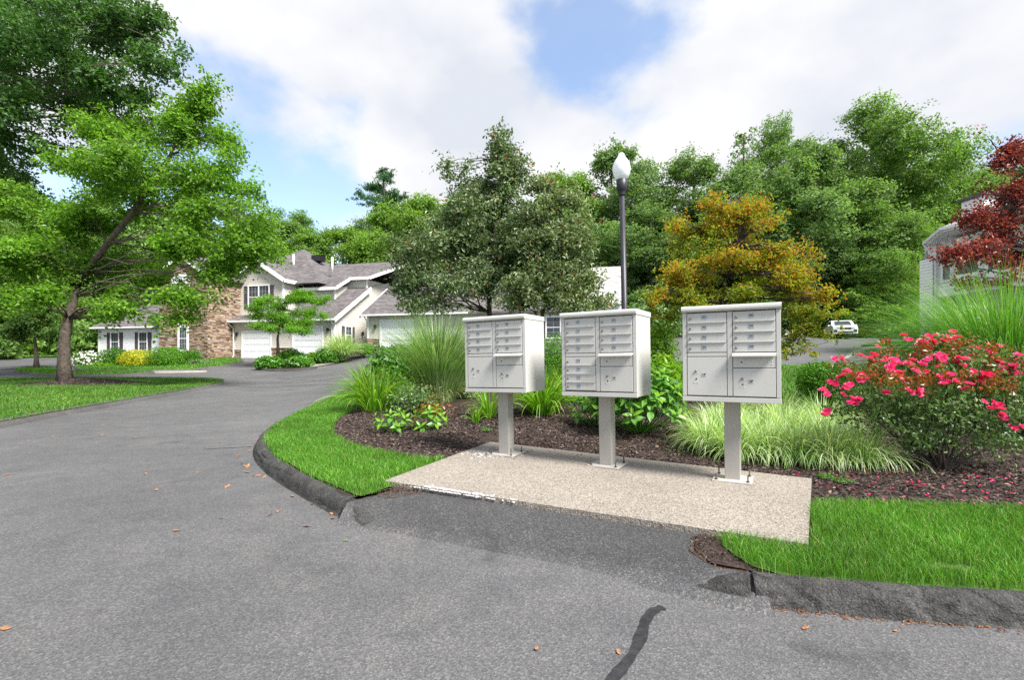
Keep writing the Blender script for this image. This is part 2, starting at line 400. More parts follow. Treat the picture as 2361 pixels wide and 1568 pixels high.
M['rim'] = plain('wheel_rim', (0.30, 0.30, 0.31), 0.3, 0.5, 0.8)
M['trim_black'] = plain('black_plastic', (0.02, 0.02, 0.02), 0.5, 0.4)
M['headlight'] = plain('headlight_lens', (0.35, 0.37, 0.40), 0.1, 0.6)

# ================================================================== helpers
def link(o):
    COL.objects.link(o); return o
def tag(o, label=None, cat=None, group=None, kind=None):
    if label: o['label'] = label
    if cat: o['category'] = cat
    if group: o['group'] = group
    if kind: o['kind'] = kind
    return o
def empty(name, loc, label, cat, group=None, rz=0.0, rot=None):
    o = link(bpy.data.objects.new(name, None))
    o.empty_display_size = 0.2
    o.location = loc
    o.rotation_euler = rot if rot else (0, 0, rz)
    return tag(o, label, cat, group)
def mesh_np(name, V, Fa, smooth=False):
    me = bpy.data.meshes.new(name)
    V = np.asarray(V, dtype=np.float32); Fa = np.asarray(Fa, dtype=np.int32)
    k = Fa.shape[1]
    me.vertices.add(len(V)); me.vertices.foreach_set('co', V.ravel())
    me.loops.add(Fa.size); me.loops.foreach_set('vertex_index', Fa.ravel())
    me.polygons.add(len(Fa)); me.polygons.foreach_set('loop_start', np.arange(0, Fa.size, k, dtype=np.int32))
    me.polygons.foreach_set('use_smooth', np.full(len(Fa), smooth))
    me.update(calc_edges=True)
    return me
def mobj(name, me, mat, parent=None, loc=None):
    if mat is not None and not me.materials: me.materials.append(mat)
    o = link(bpy.data.objects.new(name, me))
    if parent is not None: o.parent = parent
    if loc is not None: o.location = loc
    return o
class MB:
    """collects polygons of one part"""
    def __init__(s): s.v, s.f, s.sm = [], [], []
    def poly(s, pts, sm=False):
        b = len(s.v); s.v += [tuple(p) for p in pts]; s.f.append(tuple(range(b, b + len(pts)))); s.sm.append(sm)
    def box(s, x0, x1, y0, y1, z0, z1):
        b = len(s.v)
        s.v += [(x0, y0, z0), (x1, y0, z0), (x1, y1, z0), (x0, y1, z0), (x0, y0, z1), (x1, y0, z1), (x1, y1, z1), (x0, y1, z1)]
        for q in ((0, 3, 2, 1), (4, 5, 6, 7), (0, 1, 5, 4), (1, 2, 6, 5), (2, 3, 7, 6), (3, 0, 4, 7)):
            s.f.append(tuple(b + i for i in q)); s.sm.append(False)
    def obox(s, c, ax, ay, az):
        b = len(s.v); c = Vector(c); ax, ay, az = Vector(ax), Vector(ay), Vector(az)
        for dz in (-1, 1):
            for dx, dy in ((-1, -1), (1, -1), (1, 1), (-1, 1)):
                s.v.append(tuple(c + ax * dx + ay * dy + az * dz))
        for q in ((0, 3, 2, 1), (4, 5, 6, 7), (0, 1, 5, 4), (1, 2, 6, 5), (2, 3, 7, 6), (3, 0, 4, 7)):
            s.f.append(tuple(b + i for i in q)); s.sm.append(False)
    def beam(s, p0, p1, w, h, up=(0, 0, 1)):
        p0, p1 = Vector(p0), Vector(p1); d = p1 - p0
        side = d.cross(Vector(up)).normalized(); u2 = side.cross(d).normalized()
        s.obox((p0 + p1) / 2, d / 2, side * w / 2, u2 * h / 2)
    def tube(s, pts, rad, n=8, cap=True):
        pts = [Vector(p) for p in pts]; base = len(s.v)
        ref = Vector((0, 0, 1))
        for i, p in enumerate(pts):
            d = (pts[min(i + 1, len(pts) - 1)] - pts[max(i - 1, 0)]).normalized()
            r = ref if abs(d.dot(ref)) < 0.95 else Vector((1, 0, 0))
            a = d.cross(r).normalized(); b = d.cross(a).normalized()
            rr = rad[i] if isinstance(rad, (list, tuple)) else rad
            for k in range(n):
                t = 2 * math.pi * k / n
                s.v.append(tuple(p + a * math.cos(t) * rr + b * math.sin(t) * rr))
        for i in range(len(pts) - 1):
            for k in range(n):
                k2 = (k + 1) % n
                s.f.append((base + i * n + k, base + i * n + k2, base + (i + 1) * n + k2, base + (i + 1) * n + k)); s.sm.append(True)
        if cap:
            s.f.append(tuple(base + k for k in range(n))); s.sm.append(False)
            e = base + (len(pts) - 1) * n
            s.f.append(tuple(e + n - 1 - k for k in range(n))); s.sm.append(False)
    def lathe(s, prof, n=24, axis='z', c=(0, 0, 0)):
        base = len(s.v)
        for (r, z) in prof:
            for k in range(n):
                t = 2 * math.pi * k / n
                a, b = r * math.cos(t), r * math.sin(t)
                if axis == 'z': p = (c[0] + a, c[1] + b, c[2] + z)
                elif axis == 'y': p = (c[0] + a, c[1] + z, c[2] + b)
                else: p = (c[0] + z, c[1] + a, c[2] + b)
                s.v.append(p)
        for i in range(len(prof) - 1):
            for k in range(n):
                k2 = (k + 1) % n
                s.f.append((base + i * n + k, base + i * n + k2, base + (i + 1) * n + k2, base + (i + 1) * n + k)); s.sm.append(True)
        s.f.append(tuple(base + n - 1 - k for k in range(n))); s.sm.append(False)
        e = base + (len(prof) - 1) * n
        s.f.append(tuple(e + k for k in range(n))); s.sm.append(False)
    def prism(s, outline, thick):
        """outline: 3-d polygon, thick: offset vector"""
        t = Vector(thick); a = [Vector(p) for p in outline]; b = [p + t for p in a]
        s.poly(a); s.poly(b[::-1])
        n = len(a)
        for i in range(n):
            s.poly([a[i], b[i], b[(i + 1) % n], a[(i + 1) % n]])
    def mesh(s, name, bevel=0.0, recalc=True):
        me = bpy.data.meshes.new(name)
        me.from_pydata(s.v, [], s.f)
        me.polygons.foreach_set('use_smooth', s.sm)
        if recalc or bevel:
            bm = bmesh.new(); bm.from_mesh(me)
            if recalc: bmesh.ops.recalc_face_normals(bm, faces=bm.faces)
            if bevel: bmesh.ops.bevel(bm, geom=list(bm.edges), offset=bevel, segments=2, affect='EDGES', profile=0.6)
            bm.to_mesh(me); bm.free()
        me.update()
        return me
    def build(s, name, mat, parent=None, bevel=0.0, loc=None):
        return mobj(name, s.mesh(name, bevel), mat, parent, loc)
def bx(parent, name, mat, x0, x1, y0, y1, z0, z1, bevel=0.0):
    b = MB(); b.box(x0, x1, y0, y1, z0, z1); return b.build(name, mat, parent, bevel)

# terrain: level by the mailboxes, climbing towards the houses
LX = [-400, 0, 12, 20, 28, 35, 39, 43, 60, 100, 900]
LZ = [0, 0, 0.0, 0.03, 0.12, 0.31, 0.66, 1.10, 1.9, 3.2, 8]
RX = [-400, 0, 5.6, 9, 52, 70, 900]
RZ = [0, 0, 0.0, 0.25, 3.4, 4.5, 9]
def height(x, y):
    x = np.asarray(x, dtype=float); y = np.asarray(y, dtype=float)
    a = x / np.maximum(y, 4.0)
    t = np.clip((a + 0.50) / 0.62, 0, 1); t = t * t * (3 - 2 * t)
    return np.interp(y, LX, LZ) * (1 - t) + np.interp(y, RX, RZ) * t
def hgt(x, y): return float(height(x, y))
ISL = 0.12                                            # beds and lawns stand this high above the road
def isl(x, y): return hgt(x, y) + ISL
def ray(px, py): return Vector(((px - CX) / F, 1.0, -(py - HY) / F))
def at(px, py, Y):
    r = ray(px, py); return Vector((r.x * Y, Y, CAMZ + r.z * Y))
def hit(px, py, dz=0.0):
    r = ray(px, py); lo = 0.5
    Y = lo
    while Y < 90:
        if CAMZ + r.z * Y <= hgt(r.x * Y, Y) + dz: break
        Y += 0.25
    a, b = max(Y - 0.25, 0.4), Y
    for _ in range(18):
        m = (a + b) / 2
        if CAMZ + r.z * m <= hgt(r.x * m, m) + dz: b = m
        else: a = m
    return Vector((r.x * b, b, hgt(r.x * b, b) + dz))
def hxy(pts, dz=0.0): return [tuple(hit(px, py, dz).xy) for px, py in pts]

def in_poly(P, poly):
    x, y = P[:, 0], P[:, 1]; n = len(poly); r = np.zeros(len(P), bool); j = n - 1
    for i in range(n):
        xi, yi = poly[i]; xj, yj = poly[j]
        c = ((yi > y) != (yj > y)) & (x < (xj - xi) * (y - yi) / ((yj - yi) or 1e-9) + xi)
        r ^= c; j = i
    return r
def smooth_line(pts, sub=6, closed=False):
    out = []; n = len(pts)
    for i in range(n if closed else n - 1):
        p0 = pts[(i - 1) % n] if closed or i > 0 else pts[0]
        p1 = pts[i]; p2 = pts[(i + 1) % n]
        p3 = pts[(i + 2) % n] if closed or i + 2 < n else pts[-1]
        for k in range(sub):
            t = k / sub
            out.append(tuple(0.5 * ((2 * b) + (c - a) * t + (2 * a - 5 * b + 4 * c - d) * t * t + (3 * b - a - 3 * c + d) * t ** 3) for a, b, c, d in zip(p0, p1, p2, p3)))
    if not closed: out.append(tuple(pts[-1]))
    return out
def sheet(name, poly, zf, mat, step, kind='structure', parent=None, skirt=0.0):
    bd = []
    for i in range(len(poly)):
        a, b = Vector(poly[i]), Vector(poly[(i + 1) % len(poly)])
        k = max(1, int((b - a).length / step))
        bd += [a.lerp(b, q / k) for q in range(k)]
    nb = len(bd)
    xs = [p[0] for p in poly]; ys = [p[1] for p in poly]
    gx, gy = np.meshgrid(np.arange(min(xs), max(xs), step), np.arange(min(ys), max(ys), step))
    G = np.stack([gx.ravel(), gy.ravel()], 1)
    G = G[in_poly(G, poly)]
    B = np.array([tuple(p) for p in bd])
    if len(G):
        d = np.min(np.hypot(G[:, None, 0] - B[None, :, 0], G[:, None, 1] - B[None, :, 1]), axis=1) if len(G) * nb < 4e7 else np.ones(len(G))
        G = G[d > step * 0.35]
    pts = [Vector(p) for p in bd] + [Vector(p) for p in G]
    vs, _, fs, *_ = delaunay_2d_cdt(pts, [(i, (i + 1) % nb) for i in range(nb)], [list(range(nb))], 1, 1e-6)
    V = [(p.x, p.y, zf(p.x, p.y)) for p in vs]
    Fc = [tuple(f) for f in fs]
    if skirt:
        b0 = len(V)
        V += [(p.x, p.y, zf(p.x, p.y) - skirt) for p in bd]
        Fc += [(i, (i + 1) % nb, b0 + (i + 1) % nb, b0 + i) for i in range(nb)]
    me = bpy.data.meshes.new(name); me.from_pydata(V, [], Fc)
    me.polygons.foreach_set('use_smooth', [True] * len(Fc))
    me.update()
    o = mobj(name, me, mat, parent)
    if kind: o['kind'] = kind
    return o
def kerb(name, line, prof, mat, hmul=None, closed=False, parent=None, rough=0.0, seed=1, relief=0.0):
    """line: outer foot of the kerb, kerb rises to the left of travel"""
    rg = random.Random(seed); V, Fc = [], []; n = len(line); m = len(prof)
    for i, p in enumerate(line):
        a = Vector(line[(i - 1) % n] if closed or i else line[0]); b = Vector(line[(i + 1) % n] if closed or i < n - 1 else line[-1])
        d = (b - a).normalized(); nn = Vector((-d.y, d.x))
        k = hmul[i] if hmul else 1.0
        for (o, z) in prof:
            q = Vector(p) + nn * (o + rg.uniform(-rough, rough))
            zz = hgt(p[0], p[1]) + (z * k if z > 0 else z) + (rg.uniform(-rough, rough) * 0.6 if z > 0.03 else 0)
            if relief and z > 0.01:                      # worn, gouged asphalt
                w = Vector((q.x, q.y, z)); g = mnoise.noise(w * 5.0) * 0.9 + mnoise.noise(w * 17.0) * 0.55 + mnoise.noise(w * 45.0) * 0.3
                c = abs(mnoise.noise(Vector((q.x * 3.1 + q.y * 1.3, z * 16.0, seed * 3.7)))); g -= 1.3 * max(0.0, 0.09 - c) / 0.09
                q = q - nn * g * relief * k; zz += g * relief * 0.5 * k
            V.append((q.x, q.y, zz))
    for i in range(n if closed else n - 1):
        i2 = (i + 1) % n
        for j in range(m - 1):
            Fc.append((i * m + j, i2 * m + j, i2 * m + j + 1, i * m + j + 1))
    if not closed: Fc += [tuple(range(m)), tuple(range((n - 1) * m, n * m))[::-1]]
    me = bpy.data.meshes.new(name); me.from_pydata(V, [], Fc); me.polygons.foreach_set('use_smooth', [len(f) == 4 for f in Fc]); me.update()
    o = mobj(name, me, mat, parent)
    if parent is None: o['kind'] = 'structure'
    return o
def ribbon(name, pts, width, dz, mat, parent, seed=0):
    rg = random.Random(seed); V, Fc = [], []
    for i, p in enumerate(pts):
        a, b = Vector(pts[max(i - 1, 0)]), Vector(pts[min(i + 1, len(pts) - 1)])
        d = (b - a).normalized(); nn = Vector((-d.y, d.x)); w = width * rg.uniform(0.75, 1.2) / 2
        if i in (0, len(pts) - 1): w *= 0.4
        for s in (-1, 1):
            q = Vector(p) + nn * w * s; V.append((q.x, q.y, hgt(q.x, q.y) + dz))
    for i in range(len(pts) - 1): Fc.append((2 * i, 2 * i + 1, 2 * i + 3, 2 * i + 2))
    me = bpy.data.meshes.new(name); me.from_pydata(V, [], Fc); me.update()
    return mobj(name, me, mat, parent)

# ---- foliage helpers
def unit(v): return v / np.maximum(np.linalg.norm(v, axis=-1, keepdims=True), 1e-9)
def leaf_arrays(C, Nn, L, rng, aspect=0.55, fold=0.14, curl=0.0, D=None):
    n = len(C)
    Ls = L * rng.uniform(0.7, 1.25, (n, 1))
    t = rng.normal(size=(n, 3)) if D is None else D
    d = unit(t - Nn * np.sum(t * Nn, 1, keepdims=True))
    s = np.cross(Nn, d)
    V = np.empty((n, 4, 3))
    V[:, 0] = C - d * Ls * 0.5
    V[:, 1] = C + s * Ls * aspect * 0.5 + Nn * Ls * fold - d * Ls * 0.05
    V[:, 2] = C + d * Ls * 0.5 - Nn * Ls * curl
    V[:, 3] = C - s * Ls * aspect * 0.5 + Nn * Ls * fold - d * Ls * 0.05
    b = np.arange(n)[:, None] * 4
    Fa = np.concatenate([b + np.array([[0, 1, 2]]), b + np.array([[0, 2, 3]])], 0)
    return V.reshape(-1, 3), Fa
def join_np(parts):
    Vs, Fs, o = [], [], 0
    for V, Fa in parts:
        Vs.append(V); Fs.append(Fa + o); o += len(V)
    return np.concatenate(Vs), np.concatenate(Fs)
def wave_field(P, wl, rng, n=9):
    """smooth random field, about -1..1, of wavelength wl"""
    K = unit(rng.normal(size=(n, 3))) * (2 * np.pi / wl) * rng.uniform(0.6, 1.7, (n, 1))
    return np.cos(P @ K.T + rng.uniform(0, 6.283, n)).sum(1) / math.sqrt(n)
def blob_clumps(blobs, n, rng, inner=0.35, wl=2.0, gap=0.35):
    B = np.array(blobs, float)
    w = (B[:, 3] * B[:, 4] + B[:, 3] * B[:, 5] + B[:, 4] * B[:, 5]); w /= w.sum()
    m = int(n / (1 - gap) * 1.05) + 8
    idx = rng.choice(len(B), m, p=w)
    d = unit(rng.normal(size=(m, 3)))
    r = (inner + (1 - inner) * rng.random((m, 1))) ** 0.6
    P = B[idx, :3] + d * r * B[idx, 3:6]
    edge = 1 + 0.30 * wave_field(P, wl * 1.8, rng)[:, None]           # ragged outline
    P = B[idx, :3] + d * r * edge * B[idx, 3:6]
    f = wave_field(P, wl, rng)                                        # holes between the sprays
    keep = np.argsort(-f)[:n]
    return P[keep], d[keep], idx[keep]
def crown(blobs, nclump, per, clump_r, leaf, rng, flat=0.45, up=0.7, outw=0.5, rnd=0.75, aspect=0.55, inner=0.35, curl=0.05, gap=0.35):
    P, d, idx = blob_clumps(blobs, nclump, rng, inner, clump_r * 3.6, gap)
    n = len(P)
    ax = unit(d * np.array([1, 1, 0.6]) * 0.8 + rng.normal(size=(n, 3)) * np.array([0.6, 0.6, 0.35]) + np.array([[0, 0, 0.12]]))
    ln = clump_r * rng.uniform(0.5, 1.7, (n, 1)); sz = rng.uniform(0.75, 1.2, (n, 1))
    t = rng.uniform(-0.7, 0.8, (n * per, 1))
    C = np.repeat(P, per, 0) + np.repeat(ax * ln, per, 0) * t + rng.normal(size=(n * per, 3)) * np.array([1, 1, flat]) * clump_r * 0.30 * (1.1 - 0.5 * np.abs(t))
    C[:, 2] -= (np.repeat(ln, per, 0) * 0.18 * np.maximum(t, 0) ** 2)[:, 0]
    O = np.repeat(d, per, 0)
    tilt = np.repeat(rng.normal(size=(n, 3)) * 0.35, per, 0)
    N = unit(np.array([[0, 0, up]]) + O * outw + tilt + rng.normal(size=C.shape) * rnd)
    V, Fa = leaf_arrays(C, N, leaf, rng, aspect, curl=curl)
    return V, Fa, P, idx
def wiggle(p0, p1, rg, k=4, amp=0.08, sag=0.0):
    p0, p1 = Vector(p0), Vector(p1); L = (p1 - p0).length; out = []
    for i in range(k + 1):
        t = i / k; q = p0.lerp(p1, t)
        if 0 < i < k: q += Vector((rg.uniform(-1, 1), rg.uniform(-1, 1), rg.uniform(-1, 1))) * L * amp
        q.z += math.sin(t * math.pi) * L * sag
        out.append(q)
    return out
def make_tree(name, label, cat, base, trunk, trad, blobs, nclump, per, clump_r, leaf, mat, bark, seed, group=None, twigs=60, limb_start=1, limb_r=0.3, extra=None, sag=0.06, **kw):
    """trunk: list of world points; blobs: (x,y,z,rx,ry,rz) in the world"""
    rng = np.random.default_rng(seed); rg = random.Random(seed)
    e = empty(name, base, label, cat, group)
    B0 = np.array(base, float)
    V, Fa, P, idx = crown(blobs, nclump, per, clump_r, leaf, rng, **kw)
    mobj('crown', mesh_np('crown', V - B0, Fa), mat, e)
    tb = MB(); tp = [Vector(p) - Vector(base) for p in trunk]
    tp[0] = tp[0] - Vector((0, 0, 0.15))
    n = len(tp)
    rad = [trad * (1 - 0.75 * (i / (n - 1)) ** 0.8) for i in range(n)]
    rad[0] *= 1.35
    tb.tube(tp, rad, 12)
    tb.build('trunk', bark, e)
    lb = MB(); cen = []
    for b in blobs:
        c = Vector(b[:3]) - Vector(base)
        cand = [(q, i) for i, q in enumerate(tp) if i >= limb_start]
        q, i = min(cand, key=lambda s: (s[0] - c).length + max(0, s[0].z - c.z) * 0.8)
        r0 = rad[i] * limb_r + 0.012
        w = wiggle(q, c, rg, 5, 0.05, sag)
        lb.tube(w, [r0 * (1 - 0.75 * k / 5) for k in range(6)], 7)
        cen.append((c, r0 * 0.4, w))
    for j in rng.choice(len(P), min(twigs, len(P)), replace=False):
        c, r, w = cen[idx[j]]
        st = w[rg.choice((2, 3, 4, 5))]
        p = Vector(P[j] - B0)
        lb.tube(wiggle(st, p, rg, 3, 0.05, 0.02), [max(r * 0.8, 0.008), max(r * 0.6, 0.007), max(r * .4, 0.005), 0.003], 4, False)
    lb.build('limbs', bark, e)
    if extra:
        for nm, vf, mt in extra: mobj(nm, mesh_np(nm, vf[0] - B0, vf[1]), mt, e)
    return e
def split(blobs, k, seed, f=0.55, keep=0.5):
    rg = random.Random(seed); out = []
    for (x, y, z, rx, ry, rz) in blobs:
        if keep: out.append((x, y, z, rx * keep, ry * keep, rz * keep))
        for i in range(k):
            a, e = rg.uniform(0, 6.283), rg.uniform(-0.7, 1.0); q = rg.uniform(0.55, 0.95); g = f * rg.uniform(0.6, 1.15)
            out.append((x + math.cos(a) * math.cos(e) * rx * q, y + math.sin(a) * math.cos(e) * ry * q, z + math.sin(e) * rz * q, rx * g, ry * g, rz * g * rg.uniform(0.7, 1.1)))
    return out
def PB(px, py, Y, rx, ry, rd=None):
    """crown lobe seen at px,py with picture radii rx, ry at distance Y"""
    c = at(px, py, Y); k = Y / F
    return (c.x, c.y, c.z, rx * k, (rd if rd else rx * k * 0.9), ry * k)
def copy_tree(o, loc, scale, rz, label):
    c = o.copy(); link(c); c.location = loc; c.scale = (scale[0], scale[0], scale[1]) if isinstance(scale, tuple) else (scale,) * 3
    c.rotation_euler = (0, 0, rz); c['label'] = label
    for ch in o.children:
        k = ch.copy(); link(k); k.parent = c
    return c
def bush(name, label, cat, c, r, nleaf, leaf, mat, seed, group=None, power=2.0, stems=True, shell=0.72, outw=1.0, up=0.35, rnd=0.7, aspect=0.55, lump=0.12, core=0.35, zfloor=None, bark=None):
    """leafy ball or clipped block: r = radii, power > 2 squares it off"""
    rng = np.random.default_rng(seed)
    base = (c[0], c[1], zfloor if zfloor is not None else isl(c[0], c[1]))
    e = empty(name, base, label, cat, group)
    d = unit(rng.normal(size=(nleaf, 3)))
    k = (np.abs(d) ** power).sum(1, keepdims=True) ** (-1.0 / power)
    ph = rng.uniform(0, 6.28, 6)
    lm = 1 + lump * (np.sin(d[:, :1] * 5 + ph[0]) * np.sin(d[:, 1:2] * 6 + ph[1]) + 0.6 * np.sin(d[:, 2:3] * 9 + ph[2] + d[:, :1] * 7))
    inn = rng.random((nleaf, 1)) < core
    rr = np.where(inn, rng.uniform(0.35, shell, (nleaf, 1)), rng.uniform(shell, 1.03, (nleaf, 1)))
    off = d * k * lm * rr * np.array(r)
    C = np.array(c) + off
    C[:, 2] = np.maximum(C[:, 2], base[2] + 0.03)
    N = unit(d * outw + np.array([[0, 0, up]]) + rng.normal(size=C.shape) * rnd)
    V, Fa = leaf_arrays(C, N, leaf, rng, aspect, curl=0.06)
    mobj('foliage', mesh_np('foliage', V - np.array(base), Fa), mat, e)
    if stems:
        rg = random.Random(seed); sb = MB()
        for i in range(9):
            a = rg.uniform(0, 6.28); h = c[2] - base[2]
            tip = Vector((math.cos(a) * r[0] * 0.6, math.sin(a) * r[1] * 0.6, max(h * 1.1, 0.1)))
            sb.tube(wiggle((math.cos(a) * .04, math.sin(a) * .04, -0.05), tip, rg, 4, 0.06), [0.016, 0.013, 0.010, 0.007, 0.004], 5)
        sb.build('stems', bark or M['bark_dark'], e)
    return e
def blades(n, length, rng, spread, width, arch, lean=(0.1, 0.9), seg=5, base_r=0.1, lenvar=0.35, center=(0, 0, 0), twist=0.4, ellipse=(1, 1)):
    """arching strap leaves rising from one crown"""
    a = rng.uniform(0, 2 * np.pi, n); l = length * (1 - lenvar * rng.random(n))
    ln = rng.uniform(lean[0], lean[1], n) * spread
    br = base_r * np.sqrt(rng.random(n))
    dirx, diry = np.cos(a + rng.normal(size=n) * 0.25), np.sin(a + rng.normal(size=n) * 0.25)
    bx_, by_ = np.cos(a) * br * ellipse[0], np.sin(a) * br * ellipse[1]
    Vs = np.empty((n, seg + 1, 2, 3)); x = np.zeros(n); z = np.zeros(n)
    ang = ln * 0.55
    prev = None
    tw = rng.normal(size=n) * twist
    for k in range(seg + 1):
        t = k / seg
        if k:
            th = ang + arch * (ln + 0.25) * (t ** 1.7)
            x = x + np.sin(th) * l / seg; z = z + np.cos(th) * l / seg
        w = width * (0.75 + 0.5 * t) * (1 - t ** 2.2) * 0.5 + width * 0.03
        sx, sy = -diry, dirx
        cx_, cy_ = bx_ + dirx * x, by_ + diry * x
        wz = np.sin(tw * t) * w
        Vs[:, k, 0] = np.stack([cx_ + sx * w, cy_ + sy * w, z + wz], 1)
        Vs[:, k, 1] = np.stack([cx_ - sx * w, cy_ - sy * w, z - wz], 1)
    Vs = Vs.reshape(n, -1, 3) + np.array(center)
    m = (seg + 1) * 2; b = np.arange(n)[:, None] * m
    Fs = []
    for k in range(seg):
        Fs.append(b + np.array([[2 * k, 2 * k + 1, 2 * k + 3, 2 * k + 2]]))
    V = Vs.reshape(-1, 3)
    V[:, 2] = np.maximum(V[:, 2], 0.006 + rng.random(len(V)) * 0.012)
    return V, np.concatenate(Fs)
def clump(name, label, cat, base, sets, mats, seed, group=None):
    rng = np.random.default_rng(seed)
    e = empty(name, base, label, cat, group)
    for (nm, kw), mt in zip(sets, mats):
        V, Fa = blades(rng=rng, **kw)
        mobj(nm, mesh_np(nm, V, Fa, True), mt, e)
    return e
def turf(name, label, poly, zf, dens, L, W, mat, seed, edge=0.0, clear=None):
    rng = np.random.default_rng(seed)
    xs = [p[0] for p in poly]; ys = [p[1] for p in poly]
    n = int((max(xs) - min(xs)) * (max(ys) - min(ys)) * dens)
    P = np.stack([rng.uniform(min(xs) - edge, max(xs) + edge, n), rng.uniform(min(ys) - edge, max(ys) + edge, n)], 1)
    P = P + rng.normal(size=P.shape) * edge
    P = P[in_poly(P - rng.normal(size=P.shape) * edge, poly)]
    if clear is not None: P = P[~clear(P, rng)]
    n = len(P)
    z = zf(P[:, 0], P[:, 1])
    patch = 0.75 + 0.5 * np.sin(P[:, 0] * 3.1 + np.sin(P[:, 1] * 2.3)) * np.sin(P[:, 1] * 3.7 + 1)
    h = L * rng.uniform(0.55, 1.2, n) * (0.85 + 0.3 * patch)
    a = rng.uniform(0, 6.283, n); ln = rng.uniform(0.1, 0.9, n) * h
    dx, dy = np.cos(a), np.sin(a); f = rng.uniform(0, 6.283, n); sx, sy = np.cos(f) * W / 2, np.sin(f) * W / 2
    V = np.empty((n, 5, 3))
    V[:, 0] = np.stack([P[:, 0] - sx, P[:, 1] - sy, z], 1)
    V[:, 1] = np.stack([P[:, 0] + sx, P[:, 1] + sy, z], 1)
    V[:, 2] = np.stack([P[:, 0] + sx * .8 + dx * ln * .35, P[:, 1] + sy * .8 + dy * ln * .35, z + h * .6], 1)
    V[:, 3] = np.stack([P[:, 0] - sx * .8 + dx * ln * .35, P[:, 1] - sy * .8 + dy * ln * .35, z + h * .6], 1)
    V[:, 4] = np.stack([P[:, 0] + dx * ln, P[:, 1] + dy * ln, z + h * .95], 1)
    b = np.arange(n)[:, None] * 5
    Fa = np.concatenate([b + np.array([[0, 1, 2]]), b + np.array([[0, 2, 3]]), b + np.array([[3, 2, 4]])])
    o = mobj(name, mesh_np(name, V.reshape(-1, 3), Fa), mat)
    return tag(o, label, 'grass', None, 'stuff')

# ================================================================== ground, road, beds
def grid_sheet(name, x0, x1, y0, y1, nx, ny, dz, mat):
    gx, gy = np.meshgrid(np.linspace(x0, x1, nx), np.linspace(y0, y1, ny))
    V = np.stack([gx.ravel(), gy.ravel(), height(gx.ravel(), gy.ravel()) + dz], 1)
    i = np.arange((ny - 1) * nx).reshape(ny - 1, nx)[:, :-1].ravel()[:, None]
    o = mobj(name, mesh_np(name, V, i + np.array([[0, 1, nx + 1, nx]]), True), mat)
    o['kind'] = 'structure'
    return o
grid_sheet('ground', -900, 900, -300, 1500, 181, 181, -0.55, M['ground'])
road = grid_sheet('road', -62, 62, -8, 58, 125, 133, 0.0, M['asphalt'])

# the bed that carries the mailboxes (foot of its kerb, clockwise from the left end of the apron)
left_foot = [(-1.10, 3.63), (-1.28, 3.79), (-1.55, 4.08), (-1.95, 4.52), (-2.45, 5.10), (-3.0, 5.85), (-3.45, 6.65), (-3.85, 7.65), (-4.2, 9.0), (-4.5, 10.7), (-4.75, 12.7),
             (-5.1, 15.2), (-5.8, 18.6), (-6.6, 22.2), (-7.3, 25.6)]
left_foot = smooth_line(left_foot, 10)
right_foot = smooth_line([(9.0, 1.55), (6.0, 1.86), (4.2, 2.06), (2.33, 2.28), (1.75, 2.37), (1.19, 2.50), (0.78, 2.68)], 6)
back_line = [(-7.0, 27.0), (-5.0, 27.2), (-1.0, 24.0), (6.1, 18.6), (9.4, 16.9), (15, 16.3), (26, 16.5), (26, 5), (20, 1.0), (9.0, 1.55)]
PAD = [(-1.14, 4.43), (1.74, 2.93), (2.71, 4.51), (-0.28, 6.45)]
PAD_Z = 0.145
ins = lambda line, d: [tuple(Vector(p) + Vector((-(Vector(line[min(i + 1, len(line) - 1)]) - Vector(line[max(i - 1, 0)])).y, (Vector(line[min(i + 1, len(line) - 1)]) - Vector(line[max(i - 1, 0)])).x)).normalized() * d) for i, p in enumerate(line)]
left_in = ins(left_foot[::-1], 0.12)[::-1]
right_in = ins(right_foot, -0.11)
def seg_dist(x, y, a, b):
    ax, ay = a; bx_, by_ = b; dx, dy = bx_ - ax, by_ - ay
    t = np.clip(((x - ax) * dx + (y - ay) * dy) / (dx * dx + dy * dy), 0, 1)
    return np.hypot(x - ax - t * dx, y - ay - t * dy)
def pad_dist(x, y):
    x = np.asarray(x, float); y = np.asarray(y, float)
    d = np.min([seg_dist(x, y, PAD[i], PAD[(i + 1) % 4]) for i in range(4)], axis=0)
    return np.where(in_poly(np.stack([np.atleast_1d(x), np.atleast_1d(y)], 1), PAD).reshape(d.shape if d.ndim else (1,)), 0, d) if d.ndim else d
def bed_z(x, y):
    x = np.atleast_1d(np.asarray(x, float)); y = np.atleast_1d(np.asarray(y, float))
    z = height(x, y) + ISL + 0.012 * np.sin(x * 2.9) * np.sin(y * 3.3 + 1)
    d = pad_dist(x, y)
    k = np.clip(d / 0.5, 0, 1); k = k * k * (3 - 2 * k)
    z = z * k + (PAD_Z - 0.022) * (1 - k)
    f = np.min([seg_dist(x, y, right_foot[i], right_foot[i + 1]) for i in range(0, len(right_foot) - 1)], axis=0)
    g = np.clip((f - 0.2) / 0.9, 0, 1); g = g * g * (3 - 2 * g)
    z = np.where(y < 4.2, 0.108 + (z - 0.108) * g, z)
    inside = in_poly(np.stack([x, y], 1), PAD)
    return np.where(inside, PAD_Z - 0.06, z)
def bz(x, y): return float(bed_z(x, y)[0])

apron_edge = [(1.27, 2.66), (1.10, 2.76), (1.08, 2.95), (1.17, 3.16), (1.25, 3.35), (-0.6, 4.45), (-0.98, 4.42), (-1.06, 4.22), (-1.16, 4.06), (-1.26, 3.98)]
isl_poly = [p for p in left_in if p[0] < -1.34] + back_line[:-1] + [p for p in right_in if p[0] > 1.3] + apron_edge
bed = sheet('planting_bed', isl_poly, bz, M['mulch'], 0.45)
